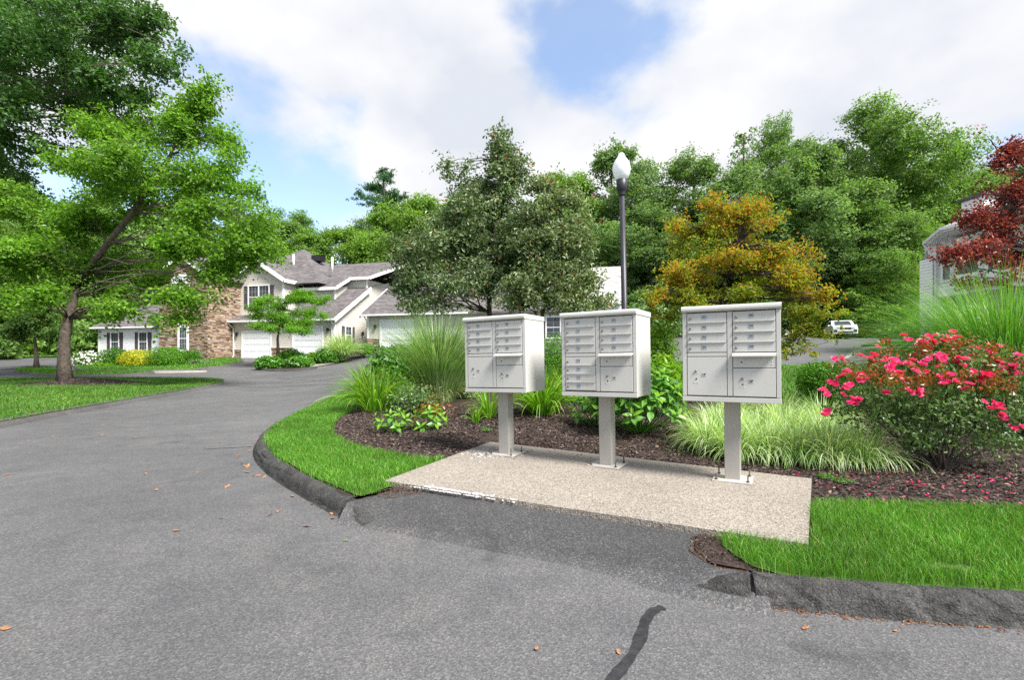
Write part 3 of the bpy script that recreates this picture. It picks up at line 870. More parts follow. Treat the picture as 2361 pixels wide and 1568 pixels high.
# slab
pb = MB()
top = [(x, y, PAD_Z) for x, y in PAD]
pb.prism(top, (0, 0, -0.16))
pad = pb.build('concrete_pad', M['pad'], None, 0.008)
pad['kind'] = 'structure'
# ramp of asphalt up to the slab
front = smooth_line([(-1.30, 3.62), (-0.75, 3.30), (-0.2, 3.05), (0.35, 2.80), (0.85, 2.52), (1.25, 2.36)], 4)
ap_poly = front + [(1.31, 2.62), (1.10, 2.72), (1.06, 2.95), (1.15, 3.16), (1.22, 3.20)] + [(-0.72, 4.205), (-0.95, 4.22), (-1.06, 4.15), (-1.20, 4.05), (-1.29, 3.92)]
def ap_z(x, y):
    d = min(float(seg_dist(x, y, front[i], front[i + 1])) for i in range(len(front) - 1))
    e = min(float(seg_dist(x, y, ap_poly[len(front) + i], ap_poly[len(front) + i + 1])) for i in range(len(ap_poly) - len(front) - 1))
    k = d / max(d + e, 1e-6); k = k * k * (3 - 2 * k)
    return -0.012 + 0.115 * k + 0.004 * math.sin(x * 7) * math.sin(y * 6) * k
apr = sheet('apron', ap_poly, ap_z, M['apron'], 0.08)
wa = apr.data.attributes.new('wear', 'FLOAT', 'POINT')
wa.data.foreach_set('value', [max(0.0, 1.0 - min(float(seg_dist(v.co.x, v.co.y, front[i], front[i + 1])) for i in range(len(front) - 1)) / 0.30) for v in apr.data.vertices])
# bare soil at the two ends of the slab
soil_a = [(-1.08, 4.04), (-0.98, 4.06), (-0.80, 4.17), (-0.64, 4.13), (-0.60, 4.22), (-1.0, 4.42), (-1.18, 4.40), (-1.15, 4.2)]
soil_b = [(1.045, 2.95), (1.09, 2.735), (1.29, 2.65), (1.46, 2.70), (1.46, 2.95), (1.52, 3.06), (1.24, 3.19), (1.13, 3.15)]
sheet('bare_soil', soil_a, lambda x, y: 0.098 + 0.008 * math.sin(x * 21) * math.sin(y * 17), M['soil'], 0.06)
sheet('bare_soil', soil_b, lambda x, y: 0.092 + 0.012 * min(1, max(0, (y - 2.6) / 0.4)) + 0.008 * math.sin(x * 21) * math.sin(y * 17), M['soil'], 0.06)
# pale lime crust along the front edge of the slab and round the first pedestal
rgc = random.Random(4)
lm = MB()
for i in range(190):
    t = min(max(rgc.gauss(0.235, 0.075), 0.08), 0.40)
    if rgc.random() < 0.22: t = rgc.uniform(0.14, 0.40)
    off = abs(rgc.gauss(0, 0.022)) + 0.002
    c = Vector(PAD[0]).lerp(Vector(PAD[1]), t) + Vector((0.46, 0.89)) * (off - 0.012)
    s = rgc.uniform(0.005, 0.018); a = rgc.uniform(0, 3)
    z = PAD_Z + 0.001 if off > 0.016 else PAD_Z - 0.012
    pts = [(c.x + math.cos(a + k * 1.256) * s * rgc.uniform(.6, 1.5), c.y + math.sin(a + k * 1.256) * s * rgc.uniform(.6, 1.3), z + rgc.uniform(0, .004)) for k in range(5)]
    lm.prism(pts, (0, 0, -0.006))
for i in range(80):
    c = Vector((-0.27, 5.66)) + Vector((rgc.gauss(0, 0.13), rgc.gauss(0, 0.16)))
    if not in_poly(np.array([[c.x, c.y]]), PAD)[0]: continue
    s = rgc.uniform(0.005, 0.022); a = rgc.uniform(0, 3)
    pts = [(c.x + math.cos(a + k * 1.256) * s * rgc.uniform(.5, 1.8), c.y + math.sin(a + k * 1.256) * s * rgc.uniform(.5, 1.3), PAD_Z + 0.003) for k in range(5)]
    lm.prism(pts, (0, 0, -0.005))
o = lm.build('lime_crust', M['lime'], pad); o['kind'] = 'stuff'

# kerbs: rolled asphalt berms
PROF = [(-0.03, -0.03), (0.0, 0.004), (0.018, 0.05), (0.042, 0.092), (0.075, 0.118), (0.115, 0.128), (0.155, 0.118), (0.18, 0.06), (0.185, -0.05)]
lf = left_foot[::-1]
hm = [1.0 if p[0] < -1.36 else max(0.25, 0.85 - (p[0] + 1.36) / 0.26 * 0.6) for p in lf]
def dense(pr): return [tuple(x) for x in smooth_line(pr, 3)]
ie = max(i for i, p in enumerate(lf) if p[0] < -1.36)
kerb('kerb', lf[:ie + 1], dense(PROF), M['kerb'], hm[:ie + 1], rough=0.0015, seed=3, relief=0.011)
kerb('kerb', [p for p in lf[ie + 1:] if p[0] > lf[ie][0] + 0.014], dense(PROF), M['kerb'], [h_ for p, h_ in zip(lf, hm) if p[0] > lf[ie][0] + 0.014], rough=0.0015, seed=4, relief=0.012)
rf = right_foot[::-1]
rf = smooth_line([(x, y) for x, y in rf], 9)
def rh(x): return min(1.0, max(0.05, (x - 0.80) / 0.40))
PR2 = [(-0.03, -0.03), (0.0, 0.004), (0.012, 0.045), (0.03, 0.088), (0.055, 0.116), (0.09, 0.128), (0.125, 0.124), (0.15, 0.07), (0.155, -0.05)]
ia = min(range(len(rf)), key=lambda i: abs(rf[i][0] - 1.20))
kerb('kerb', rf[:ia + 1], dense(PR2), M['kerb'], [rh(p[0]) for p in rf[:ia + 1]], rough=0.0015, seed=5, relief=0.013)
rf2 = [p for p in rf[ia + 1:] if p[0] > rf[ia][0] + 0.014]
kerb('kerb', rf2, dense(PR2), M['kerb'], None, rough=0.0015, seed=6, relief=0.013)

# lawns
lawn_edge = [(-0.93, 5.36), (-1.2, 5.58), (-1.62, 5.85), (-2.05, 6.3), (-2.5, 7.0), (-2.85, 7.9), (-3.05, 8.9), (-3.15, 10.0), (-3.3, 11.3), (-3.8, 13.2)]
lawn_l = ins(left_foot[::-1], 0.165)[::-1]
lawn_l = [p for p in lawn_l if p[1] < 14 and p[1] > 3.9]
lawn_strip = [(-1.02, 4.33), (-1.12, 4.12), (-1.2, 3.98)] + [p for p in lawn_l if p[0] < -1.25] + smooth_line(lawn_edge[::-1], 4) + [(-0.70, 5.47), (-1.16, 4.42)]
sheet('lawn', lawn_strip, lambda x, y: bz(x, y) + 0.012, M['lawn'], 0.25)
lawn_right = [(1.32, 3.12), (1.75, 2.90), (2.05, 3.40), (2.26, 3.75), (2.85, 3.74), (3.6, 3.70), (4.6, 3.62), (6.0, 3.6), (6.0, 2.15)] + [p for p in ins(right_foot, -0.145) if 1.38 < p[0] < 6.0] + [(1.30, 2.69), (1.27, 2.84), (1.26, 2.98)]
sheet('lawn', lawn_right, lambda x, y: bz(x, y) + 0.008, M['lawn'], 0.2)
LZF = lambda x, y: bed_z(x, y) + 0.010
def bare(P, rng): return (np.hypot((P[:, 0] - 2.34) / 0.18, (P[:, 1] - 2.64) / 0.06) < rng.uniform(0.4, 1.2, len(P)))
turf('grass', 'bright green mown grass between the slab and the front kerb', lawn_right, LZF, 11000, 0.062, 0.0034, M['grass'], 11, 0.03, bare)
turf('grass', 'curved strip of mown grass inside the bending kerb', lawn_strip, LZF, 5500, 0.055, 0.0055, M['grass'], 12, 0.03)

# bark mulch
def chips(name, label, polys, n, smin, smax, seed, zf=bed_z, avoid=()):
    rng = np.random.default_rng(seed); Ps = []
    for poly, share in polys:
        xs = [p[0] for p in poly]; ys = [p[1] for p in poly]
        P = np.stack([rng.uniform(min(xs), max(xs), int(n * share * 2)), rng.uniform(min(ys), max(ys), int(n * share * 2))], 1)
        P = P[in_poly(P, poly)]
        for a in avoid: P = P[~in_poly(P, a)]
        Ps.append(P[:int(n * share)])
    P = np.concatenate(Ps); n = len(P)
    z = zf(P[:, 0], P[:, 1]); L = rng.uniform(smin, smax, n); W = L * rng.uniform(0.2, 0.5, n)
    a = rng.uniform(0, 6.283, n); d = np.stack([np.cos(a), np.sin(a), rng.normal(size=n) * 0.25], 1); s = np.stack([-np.sin(a), np.cos(a), rng.normal(size=n) * 0.3], 1)
    C = np.stack([P[:, 0], P[:, 1], z + rng.uniform(0.002, 0.02, n)], 1)
    V = np.stack([C - d * L[:, None] / 2, C + s * W[:, None] / 2 + [0, 0, .004], C + d * L[:, None] / 2, C - s * W[:, None] / 2 - [0, 0, .004], C + np.array([0, 0, 1]) * W[:, None] * 0.35], 1)
    b = np.arange(n)[:, None] * 5
    Fa = np.concatenate([b + np.array([[q]]).reshape(1, 3) for q in ((0, 1, 4), (1, 2, 4), (2, 3, 4), (3, 0, 4))])
    o = mobj(name, mesh_np(name, V.reshape(-1, 3), Fa), M['chips'])
    return tag(o, label, 'mulch', None, 'stuff')
near_bed = [(-3.2, 9.5), (-3.0, 8.0), (-2.2, 6.4), (-1.2, 5.5), (-0.5, 5.4), (-0.28, 6.45), (2.71, 4.51), (2.3, 3.75), (6.0, 3.6), (6.5, 6.0), (3.6, 7.6), (1.0, 9.0), (-1.5, 9.5)]
chips('bark_mulch', 'dark brown bark mulch over the bed behind the slab', [(near_bed, 1.0)], 42000, 0.02, 0.06, 21, avoid=(PAD, lawn_strip, lawn_right))
chips('soil_crumbs', 'crumbs of brown earth at the two ends of the slab front', [(soil_a, 0.4), (soil_b, 0.6)], 1500, 0.005, 0.016, 24, zf=lambda x, y: np.where(x < 0, 0.10, 0.094 + 0.012 * np.clip((y - 2.6) / 0.4, 0, 1)))
# a few chips scattered on the slab
chips('scattered_mulch', 'stray bark chips lying along the back of the slab', [([(-0.3, 6.3), (2.6, 4.45), (2.5, 4.25), (0.0, 5.9), (-0.5, 6.0)], 0.7), ([(-0.45, 5.9), (0.3, 5.8), (0.1, 5.3), (-0.6, 5.4)], 0.3)], 130, 0.012, 0.035, 22, zf=lambda x, y: np.full(len(x), PAD_Z + 0.001))

# marks on the road
ribbon('tar_seal', smooth_line(hxy([(1530, 1402), (1505, 1412), (1488, 1436), (1478, 1470), (1462, 1506), (1430, 1548), (1395, 1590), (1370, 1640)]), 5), 0.05, 0.004, M['tar'], road, 2)
for k, (ln, w) in enumerate([
    ([(468, 1037), (520, 1034), (560, 1032), (588, 1030)], 0.022),
    ([(520, 889), (600, 893), (680, 889), (790, 887)], 0.05), ([(560, 902), (640, 900), (700, 899)], 0.06), ([(640, 884), (720, 880), (800, 868)], 0.05),
    ([(700, 932), (760, 926), (800, 917), (830, 912)], 0.035), ([(640, 872), (700, 877), (830, 880)], 0.05),
    ([(1862, 800), (1880, 796), (1905, 790), (1915, 783)], 0.12), ([(1700, 835), (1760, 833), (1820, 831)], 0.06)]):
    ribbon('crack', smooth_line(hxy(ln), 4), w, 0.004 + 0.0005 * k, M['crack'], road, k + 10)

# island with the big oak on the far side of the road
oak_isl = hxy([(-260, 1042), (-120, 1012), (0, 986), (120, 962), (240, 940), (340, 921), (430, 905), (490, 892), (513, 885), (508, 880), (470, 878), (380, 877), (250, 876.5), (120, 877), (0, 878), (-200, 880), (-420, 884)])
oak_isl = smooth_line(oak_isl, 4, True)
sheet('lawn', oak_isl, lambda x, y: hgt(x, y) + 0.11, M['lawn'], 0.8)
kerb('kerb', oak_isl, [(-0.10, -0.03), (-0.08, 0.004), (-0.03, 0.075), (0.05, 0.12), (0.14, 0.128), (0.20, 0.10), (0.22, -0.05)], M['old_kerb'], None, True, rough=0.01, seed=8)
oak_base = hit(150, 886, 0.11)
def ring(P, rng): return np.hypot((P[:, 0] - oak_base.x - 0.7) / 2.5, (P[:, 1] - oak_base.y - 0.1) / 1.4) < rng.uniform(0.85, 1.05, len(P))
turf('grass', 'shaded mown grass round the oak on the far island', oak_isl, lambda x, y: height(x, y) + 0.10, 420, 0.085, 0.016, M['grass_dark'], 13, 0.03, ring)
mr = [(oak_base.x + 0.7 + 2.55 * math.cos(k * math.pi / 12), oak_base.y + 0.1 + 1.45 * math.sin(k * math.pi / 12)) for k in range(24)]
sheet('tree_mulch_ring', mr, lambda x, y: hgt(x, y) + 0.125 + 0.22 * max(0, 1 - math.hypot((x - oak_base.x - .7) / 2.5, (y - oak_base.y - .1) / 1.4)), M['mulch'], 0.4)
chips('bark_mulch', 'ring of brown bark mulch round the oak trunk', [(mr, 1.0)], 5000, 0.04, 0.10, 23, zf=lambda x, y: height(x, y) + 0.125 + 0.22 * np.maximum(0, 1 - np.hypot((x - oak_base.x - .7) / 2.5, (y - oak_base.y - .1) / 1.4)))

# far lawns, walks and beds in front of the houses
def patch(name, px, dz, mat, step=1.0, kb=None, kmat='old_kerb', up=0.0):
    p = smooth_line(hxy(px), 3, True)
    o = sheet(name, p, lambda x, y: hgt(x, y) + dz, M[mat], step, skirt=dz + 0.05)
    if kb: kerb('kerb', p, [(-0.12, -0.03), (-0.10, 0.004), (-0.06, kb), (0.10, kb + 0.015), (0.14, -0.03)], M[kmat], None, True, rough=0.004, seed=len(px))
    return p
isl2 = patch('lawn', [(34, 857), (60, 864), (120, 868.5), (220, 869), (330, 865), (352, 861.5), (300, 861), (200, 860), (130, 858), (150, 853.5), (110, 850), (60, 851)], 0.12, 'lawn', 0.8, 0.13)
house_lawn = patch('lawn', [(205, 857), (300, 858), (380, 857), (450, 856), (466, 852), (520, 846), (560, 832), (480, 828), (300, 838), (190, 842), (175, 850)], 0.12, 'lawn', 1.0, 0.13)
turf('grass', 'grass on the small island by the far road bend', isl2, lambda x, y: height(x, y) + 0.11, 160, 0.12, 0.03, M['grass'], 14, 0.03)
turf('grass', 'grass edging the walk in front of the stone house', house_lawn, lambda x, y: height(x, y) + 0.11, 120, 0.12, 0.035, M['grass'], 15, 0.03)
patch('walk', [(128, 858.0), (205, 858.8), (300, 859.6), (450, 857.9), (470, 858.5), (360, 860.6), (200, 859.9)], 0.10, 'concrete', 0.8)
far_verge = [(-62, 40), (-48, 41), (-40, 44), (-33, 50), (-28, 56), (-30, 58), (-62, 58)]
sheet('lawn', far_verge, lambda x, y: hgt(x, y) + 0.09, M['lawn'], 2.0)
turf('grass', 'rough grass verge along the wood at the far road bend', far_verge, lambda x, y: height(x, y) + 0.08, 40, 0.16, 0.06, M['grass'], 16)
mid_bed = patch('planting_bed', [(592, 848), (610, 855), (660, 857), (716, 853), (735, 848), (770, 838), (815, 828), (862, 818), (850, 812), (800, 814), (740, 822), (660, 832), (610, 840)], 0.12, 'mulch', 0.8, 0.13, 'kerb')
patch('walk', [(716, 851), (760, 845), (772, 838), (742, 838), (722, 843)], 0.15, 'concrete', 0.6)
# lawns along the driveway on the right
strip_a = hxy([(1985, 800), (2060, 799), (2180, 797), (2320, 794), (2310, 788), (2160, 789), (2050, 791)])
strip_b = hxy([(1996, 812), (2080, 815), (2200, 817), (2330, 815), (2320, 807), (2180, 806), (2080, 806)])
for sp, lb, sd in ((strip_a, 'narrow grass strip along the far driveway behind the roses', 17), (strip_b, 'lower grass wedge beside the driveway walk behind the roses', 18)):
    sheet('lawn', sp, lambda x, y: hgt(x, y) + 0.10, M['lawn'], 1.0, skirt=0.12)
    turf('grass', lb, sp, lambda x, y: height(x, y) + 0.09, 200, 0.09, 0.02, M['grass'], sd)
patch('walk', [(1940, 830), (1985, 802), (2060, 801), (2330, 799), (2330, 806), (2080, 804), (1996, 810)], 0.03, 'concrete', 1.0)
isl3 = patch('lawn', [(1978, 770), (2000, 772.5), (2050, 772), (2068, 767), (2040, 762), (2000, 762)], 0.14, 'lawn', 0.8, 0.14)
turf('grass', 'tiny mown island under the low spreading tree', isl3, lambda x, y: height(x, y) + 0.12, 150, 0.10, 0.03, M['grass'], 19)
patch('walk', [(2070, 768), (2130, 768), (2140, 762), (2075, 762)], 0.12, 'concrete', 0.8)

# ================================================================== houses
def siding(parent, name, pts, axis, const, mat, out=-1, lap=0.16):
    """lapped boards over a convex outline; pts = (a, z); axis 't': plane t=const, axis 's': plane s=const; out: side the boards face"""
    z0, z1 = min(p[1] for p in pts), max(p[1] for p in pts); b = MB()
    def span(z):
        xs = []
        for i in range(len(pts)):
            (a0, c0), (a1, c1) = pts[i], pts[(i + 1) % len(pts)]
            if (c0 <= z <= c1) or (c1 <= z <= c0):
                if abs(c1 - c0) < 1e-9: xs += [a0, a1]
                else: xs.append(a0 + (a1 - a0) * (z - c0) / (c1 - c0))
        return (min(xs), max(xs)) if xs else None
    def P(a, off, z): return (a, const + out * off, z) if axis == 't' else (const + out * off, a, z)
    z = z0
    while z < z1 - 1e-4:
        zt = min(z + lap, z1); lo, hi = span(z + 1e-6), span(zt - 1e-6)
        if lo and hi:
            b.poly([P(lo[0], 0.028, z), P(lo[1], 0.028, z), P(hi[1], 0.004, zt), P(hi[0], 0.004, zt)])
            b.poly([P(lo[0], 0.0, z), P(lo[1], 0.0, z), P(lo[1], 0.028, z), P(lo[0], 0.028, z)])
        z = zt
    me = b.mesh(name, 0, False)
    return mobj(name, me, mat, parent)
def window(parent, s, z, w, h, t, out=-1, axis='t', shut=True, split=True, grid=(2, 2), double=False, arch=False, fw=0.10):
    """sash window centred on s with its sill at z; shutters, panes and bars are its pieces"""
    def B(b, s0, s1, o0, o1, z0, z1):
        lo, hi = sorted((t + out * o0, t + out * o1))
        if axis == 't': b.box(s0, s1, lo, hi, z0, z1)
        else: b.box(lo, hi, s0, s1, z0, z1)
    f = MB()
    B(f, s - w / 2 - fw, s - w / 2, 0.0, 0.09, z - fw, z + h + fw); B(f, s + w / 2, s + w / 2 + fw, 0.0, 0.09, z - fw, z + h + fw)
    B(f, s - w / 2, s + w / 2, 0.0, 0.09, z + h, z + h + fw * 1.2); B(f, s - w / 2, s + w / 2, 0.0, 0.11, z - fw, z)
    if double: B(f, s - 0.05, s + 0.05, 0.0, 0.085, z, z + h)
    if split: B(f, s - w / 2, s + w / 2, 0.03, 0.07, z + h * 0.5 - 0.03, z + h * 0.5 + 0.03)
    if arch:
        if axis == 't':
            n = 10; o = [(s + (w / 2 + fw) * math.cos(math.pi * k / n), t + out * 0.0, z + h + fw * 1.2 + 0.30 * math.sin(math.pi * k / n)) for k in range(n + 1)]
            f.prism(o, (0, out * 0.09, 0))
    fr = f.build('window', M['white'], parent)
    g = MB(); B(g, s - w / 2, s + w / 2, 0.036, 0.046, z, z + h); g.build('pane', M['glass'], fr)
    m = MB()
    halves = [(s - w / 2, s - 0.05), (s + 0.05, s + w / 2)] if double else [(s - w / 2, s + w / 2)]
    for a, bb in halves:
        for k in range(1, grid[0] + 1):
            x = a + (bb - a) * k / (grid[0] + 1); B(m, x - 0.008, x + 0.008, 0.046, 0.054, z, z + h)
    for k in range(1, grid[1] * 2 + 2):
        zz = z + h * k / (grid[1] * 2 + 2); B(m, s - w / 2, s + w / 2, 0.046, 0.053, zz - 0.007, zz + 0.007)
    m.build('glazing_bars', M['siding_g'], fr)
    if shut:
        for sd in (-1, 1):
            c = s + sd * (w / 2 + fw + 0.22); b = MB()
            B(b, c - 0.19, c + 0.19, 0.02, 0.05, z - 0.04, z + h + 0.04)
            for zz in (z - 0.04, z + h * 0.5 - 0.04, z + h - 0.04):
                B(b, c - 0.192, c + 0.192, 0.05, 0.065, zz, zz + 0.08)
            for e in (-1, 1): B(b, min(c + e * 0.192, c + e * 0.14), max(c + e * 0.192, c + e * 0.14), 0.05, 0.064, z - 0.04, z + h + 0.04)
            b.build('shutter', M['shutter'], parent)
    return fr
def garage_door(parent, s0, s1, t, z0, z1):
    f = MB()
    f.box(s0 - 0.16, s0, t - 0.10, t, z0, z1 + 0.16); f.box(s1, s1 + 0.16, t - 0.10, t, z0, z1 + 0.16); f.box(s0, s1, t - 0.10, t, z1, z1 + 0.16)
    f.build('door_casing', M['white'], parent)
    d = bx(parent, 'garage_door', M['siding_g'], s0, s1, t - 0.015, t - 0.004, z0, z1)
    n = 4; hh = (z1 - z0) / n
    for r in range(n):
        b = MB(); za, zb = z0 + r * hh + 0.012, z0 + (r + 1) * hh - 0.012
        b.box(s0 + 0.01, s1 - 0.01, t - 0.05, t - 0.015, za, zb)
        for c in range(4):
            a = s0 + 0.06 + c * (s1 - s0 - 0.09) / 4; e = a + (s1 - s0 - 0.09) / 4 - 0.09
            b.box(a, e, t - 0.062, t - 0.05, za + 0.09, zb - 0.09)
        b.build('panel', M['door_white'], d)
def lantern(parent, s, t, z):
    b = MB(); b.box(s - 0.05, s + 0.05, t - 0.07, t - 0.03, z - 0.05, z + 0.12)
    b.tube([(s, t - 0.05, z + 0.10), (s, t - 0.15, z + 0.20), (s, t - 0.17, z + 0.14)], 0.018, 6)
    b.lathe([(0.02, 0.16), (0.11, 0.08), (0.12, 0.05), (0.09, 0.04), (0.065, -0.2), (0.07, -0.23), (0.02, -0.25)], 8, 'z', (s, t - 0.17, z))
    b.build('lantern', M['black'], parent)
def roof(parent, pts, mat='roof', thick=0.16, name='roof'):
    b = MB(); b.prism(pts, (0, 0, -thick)); return b.build(name, M[mat], parent)
def trim(parent, p0, p1, w=0.05, h=0.26, name='fascia'):
    b = MB(); b.beam(p0, p1, w, h); return b.build(name, M['white'], parent)
def gutter(parent, p0, p1):
    b = MB(); b.beam(p0, p1, 0.13, 0.13); return b.build('gutter', M['white'], parent)
def downspout(parent, pts, r=0.05):
    b = MB(); b.tube(pts, r, 8); return b.build('downspout', M['white'], parent)
def stones(parent, name, axis, const, out, a0, a1, z0, z1, seed, gable=None):
    """ledgestone: every stone its own block, standing proud of the joint"""
    rg = random.Random(seed); b = MB(); z = z0
    while z < z1:
        h = rg.uniform(0.07, 0.15); a = a0 - rg.uniform(0, 0.2)
        while a < a1:
            w = rg.uniform(0.18, 0.55); x0, x1 = max(a, a0), min(a + w, a1)
            if x1 - x0 > 0.03 and (gable is None or gable(x0, z + h) and gable(x1, z + h)):
                d = rg.uniform(0.02, 0.07); q = 0.006
                lo, hi = sorted((const, const + out * d))
                zt = min(z + h, z1) - q - rg.uniform(0, 0.02)
                if axis == 't': b.box(x0 + q, x1 - q, lo, hi, z + q, zt)
                else: b.box(lo, hi, x0 + q, x1 - q, z + q, zt)
            a += w
        z += h
    me = b.mesh(name, 0, False)
    o = mobj(name, me, M['stone'], parent); o['kind'] = 'stuff'
    return o
TH = R(15); CU, SU = math.cos(TH), math.sin(TH)
class Frame:
    """a house front turned 15 degrees to the picture: finds s and z of picture points on a plane t = const"""
    def __init__(f, x, y): f.x, f.y = x, y
    def s(f, px, t):
        r = (px - CX) / F; X, Y = f.x + SU * t, f.y + CU * t
        return (r * Y - X) / (CU + r * SU)
    def z(f, py, s, t): return CAMZ - (py - HY) / F * (f.y + CU * t - SU * s)

# ---- first house: stone gable, two garages
A = Frame(-24.6, 43.8)
HA = empty('townhouse', (A.x, A.y, 0), 'cream townhouse with stone gable wall and two white garage doors', 'house', None, -TH)
g1, g2 = 1.08, 1.46
EAVE = 4.36
# garage front
siding(HA, 'wall', [(0, g1 + 0.75), (1.0, g1 + 0.75), (1.0, 4.3), (0, 4.3)], 't', 0, M['siding'])
siding(HA, 'wall', [(4.1, g1 + 0.9), (6.2, g1 + 0.9), (6.2, 4.3), (4.1, 4.3)], 't', 0, M['siding'])
siding(HA, 'wall', [(9.25, g2 - 0.2), (10.3, g2 - 0.2), (10.3, 4.3), (9.25, 4.3)], 't', 0, M['siding'])
siding(HA, 'wall', [(1.0, 3.55), (4.1, 3.55), (4.1, 4.3), (1.0, 4.3)], 't', 0.001, M['siding'])
siding(HA, 'wall', [(6.2, 3.78), (9.25, 3.78), (9.25, 4.3), (6.2, 4.3)], 't', 0.001, M['siding'])
garage_door(HA, 1.22, 4.0, 0.03, g1, 3.36)
garage_door(HA, 6.38, 9.12, 0.03, g2, 3.64)
for i, (a, b_, z0, z1) in enumerate(((0, 1.06, 0.7, g1 + 0.75), (4.16, 6.22, 0.9, g1 + 0.9))):
    bx(HA, 'stone_base_backing', M['mortar'], a, b_, -0.01, 0.3, z0, z1)
    stones(HA, 'stone_base', 't', -0.01, -1, a, b_, z0, z1, 30 + i)
    bx(HA, 'ledge', M['siding'], a, b_, -0.10, 0.02, z1, z1 + 0.05)
lantern(HA, 0.62, 0.0, 3.2); lantern(HA, 9.75, 0.0, 3.45)
bx(HA, 'corner_board', M['white'], 10.22, 10.36, -0.03, 0.10, g2 - 0.3, 4.3)
# wall facing the second house
siding(HA, 'wall', [(0, g2 - 0.4), (9, g2 + 0.3), (9, 8.6), (5.0, 7.5), (0, 4.4)], 's', 10.3, M['siding'], 1)
fr = window(HA, 1.95, 2.35, 0.85, 1.45, 10.3, 1, 's', True, True, (1, 1))
lb_ = MB(); lb_.box(10.33, 10.40, 4.0, 4.1, 3.2, 3.4); lb_.lathe([(0.02, 0.16), (0.11, 0.08), (0.12, 0.05), (0.065, -0.2), (0.02, -0.25)], 8, 'z', (10.47, 4.05, 3.35)); lb_.build('lantern', M['black'], HA)
# lean-to roof over the first garage, long roof over the second
roof(HA, [(-0.35, -0.45, EAVE), (5.4, -0.45, EAVE), (5.4, 1.0, 5.0), (-0.35, 1.0, 5.0)])
roof(HA, [(5.4, -0.45, EAVE), (10.62, -0.45, EAVE), (10.62, 5.1, 7.66), (5.4, 5.1, 7.66)])
gutter(HA, (-0.45, -0.53, EAVE - 0.08), (5.38, -0.53, EAVE - 0.08)); gutter(HA, (5.40, -0.53, EAVE - 0.08), (10.64, -0.53, EAVE - 0.08))
bx(HA, 'soffit', M['white'], -0.3, 10.5, -0.45, 0.0, 4.16, 4.20)
trim(HA, (10.66, -0.50, EAVE - 0.16), (10.66, 5.15, 7.50), 0.06, 0.34)
downspout(HA, [(0.0, -0.5, 4.2), (0.12, -0.35, 4.0), (0.25, -0.09, 3.7), (0.25, -0.09, 1.3), (0.25, -0.25, 1.1)])
downspout(HA, [(10.3, -0.5, 4.2), (10.35, -0.3, 3.9), (10.1, -0.08, 3.6), (10.1, -0.08, 1.5)])
# upper bay with the double window
bs0, bs1, bt = -0.8, 4.5, 1.0; bc = (bs0 + bs1) / 2; bz1 = 8.15; bzr = bz1 + (bs1 - bc) * 0.62
siding(HA, 'wall', [(bs0, 4.98), (bs1, 4.98), (bs1, bz1), (bc, bzr), (bs0, bz1)], 't', bt, M['siding'])
siding(HA, 'wall', [(bt, 4.98), (5.5, 4.98), (5.5, bz1), (bt, bz1)], 's', bs1, M['siding'], 1)
siding(HA, 'wall', [(bt, 4.98), (5.5, 4.98), (5.5, bz1), (bt, bz1)], 's', bs0, M['siding'], -1)
bx(HA, 'corner_board', M['white'], bs1 - 0.10, bs1 + 0.04, bt - 0.045, bt + 0.1, 4.98, bz1); bx(HA, 'corner_board', M['white'], bs0 - 0.04, bs0 + 0.10, bt - 0.045, bt + 0.1, 4.98, bz1)
window(HA, A.s(597.5, bt), 5.55, 2.1, 1.95, bt, -1, 't', True, True, (2, 1), True)
ov = 0.42
for sd in (-1, 1):
    e = bc + sd * (bs1 - bc + ov); ze = bz1 - ov * 0.62
    roof(HA, [(e, bt - ov, ze + 0.12), (bc, bt - ov, bzr + 0.12), (bc, 7.5, bzr + 0.12), (e, 7.5, ze + 0.12)], thick=0.14)
    trim(HA, (e, bt - ov - 0.03, ze - 0.04), (bc, bt - ov - 0.03, bzr - 0.04), 0.05, 0.34)
    trim(HA, (e + sd * 0.03, bt - ov, ze - 0.06), (e + sd * 0.03, 5.4, ze - 0.06), 0.05, 0.3)
# small upper walls on the long roof
s0_, s1_ = 5.5, 8.3
siding(HA, 'wall', [(4.5, 5.2), (s1_, 6.2), (s1_, 7.35), (4.5, 7.35)], 't', 3.0, M['siding'])
siding(HA, 'wall', [(3.0, 6.2), (5.2, 7.4), (5.2, 7.9), (3.0, 7.35)], 's', s1_, M['siding'], 1)
bx(HA, 'corner_board', M['white'], s1_ - 0.08, s1_ + 0.06, 2.93, 3.06, 6.2, 7.35)
siding(HA, 'wall', [(8.0, 7.3), (10.3, 7.3), (10.3, 8.5), (8.0, 8.5)], 't', 5.0, M['siding'])
bx(HA, 'corner_board', M['white'], 10.22, 10.36, 4.93, 5.06, 7.5, 8.5)
# main roofs
RZ2, RT = 10.75, 9.2
roof(HA, [(4.2, 2.55, 7.45), (8.72, 2.55, 7.45), (8.72, RT, RZ2), (4.2, RT, RZ2)])
roof(HA, [(8.70, 4.6, 8.58), (10.72, 4.6, 8.58), (13.0, RT, RZ2), (8.70, RT, RZ2)])
roof(HA, [(2.0, RT, RZ2), (13.0, RT, RZ2), (13.0, 15, 7.6), (2.0, 15, 7.6)])
trim(HA, (4.9, 2.50, 7.28), (8.74, 2.50, 7.28)); trim(HA, (8.76, 2.5, 7.3), (8.76, 4.7, 8.42)); trim(HA, (8.72, 4.55, 8.42), (10.76, 4.55, 8.42)); trim(HA, (10.78, 4.6, 8.42), (13.05, RT, RZ2 - 0.15))
ap = (A.s(700, 8.2), 8.2, A.z(574, A.s(700, 8.2), 8.2)); e0, e1, f0, f1, ez = -5.4, 7.4, 1.9, 14.6, 7.75
hb = MB()
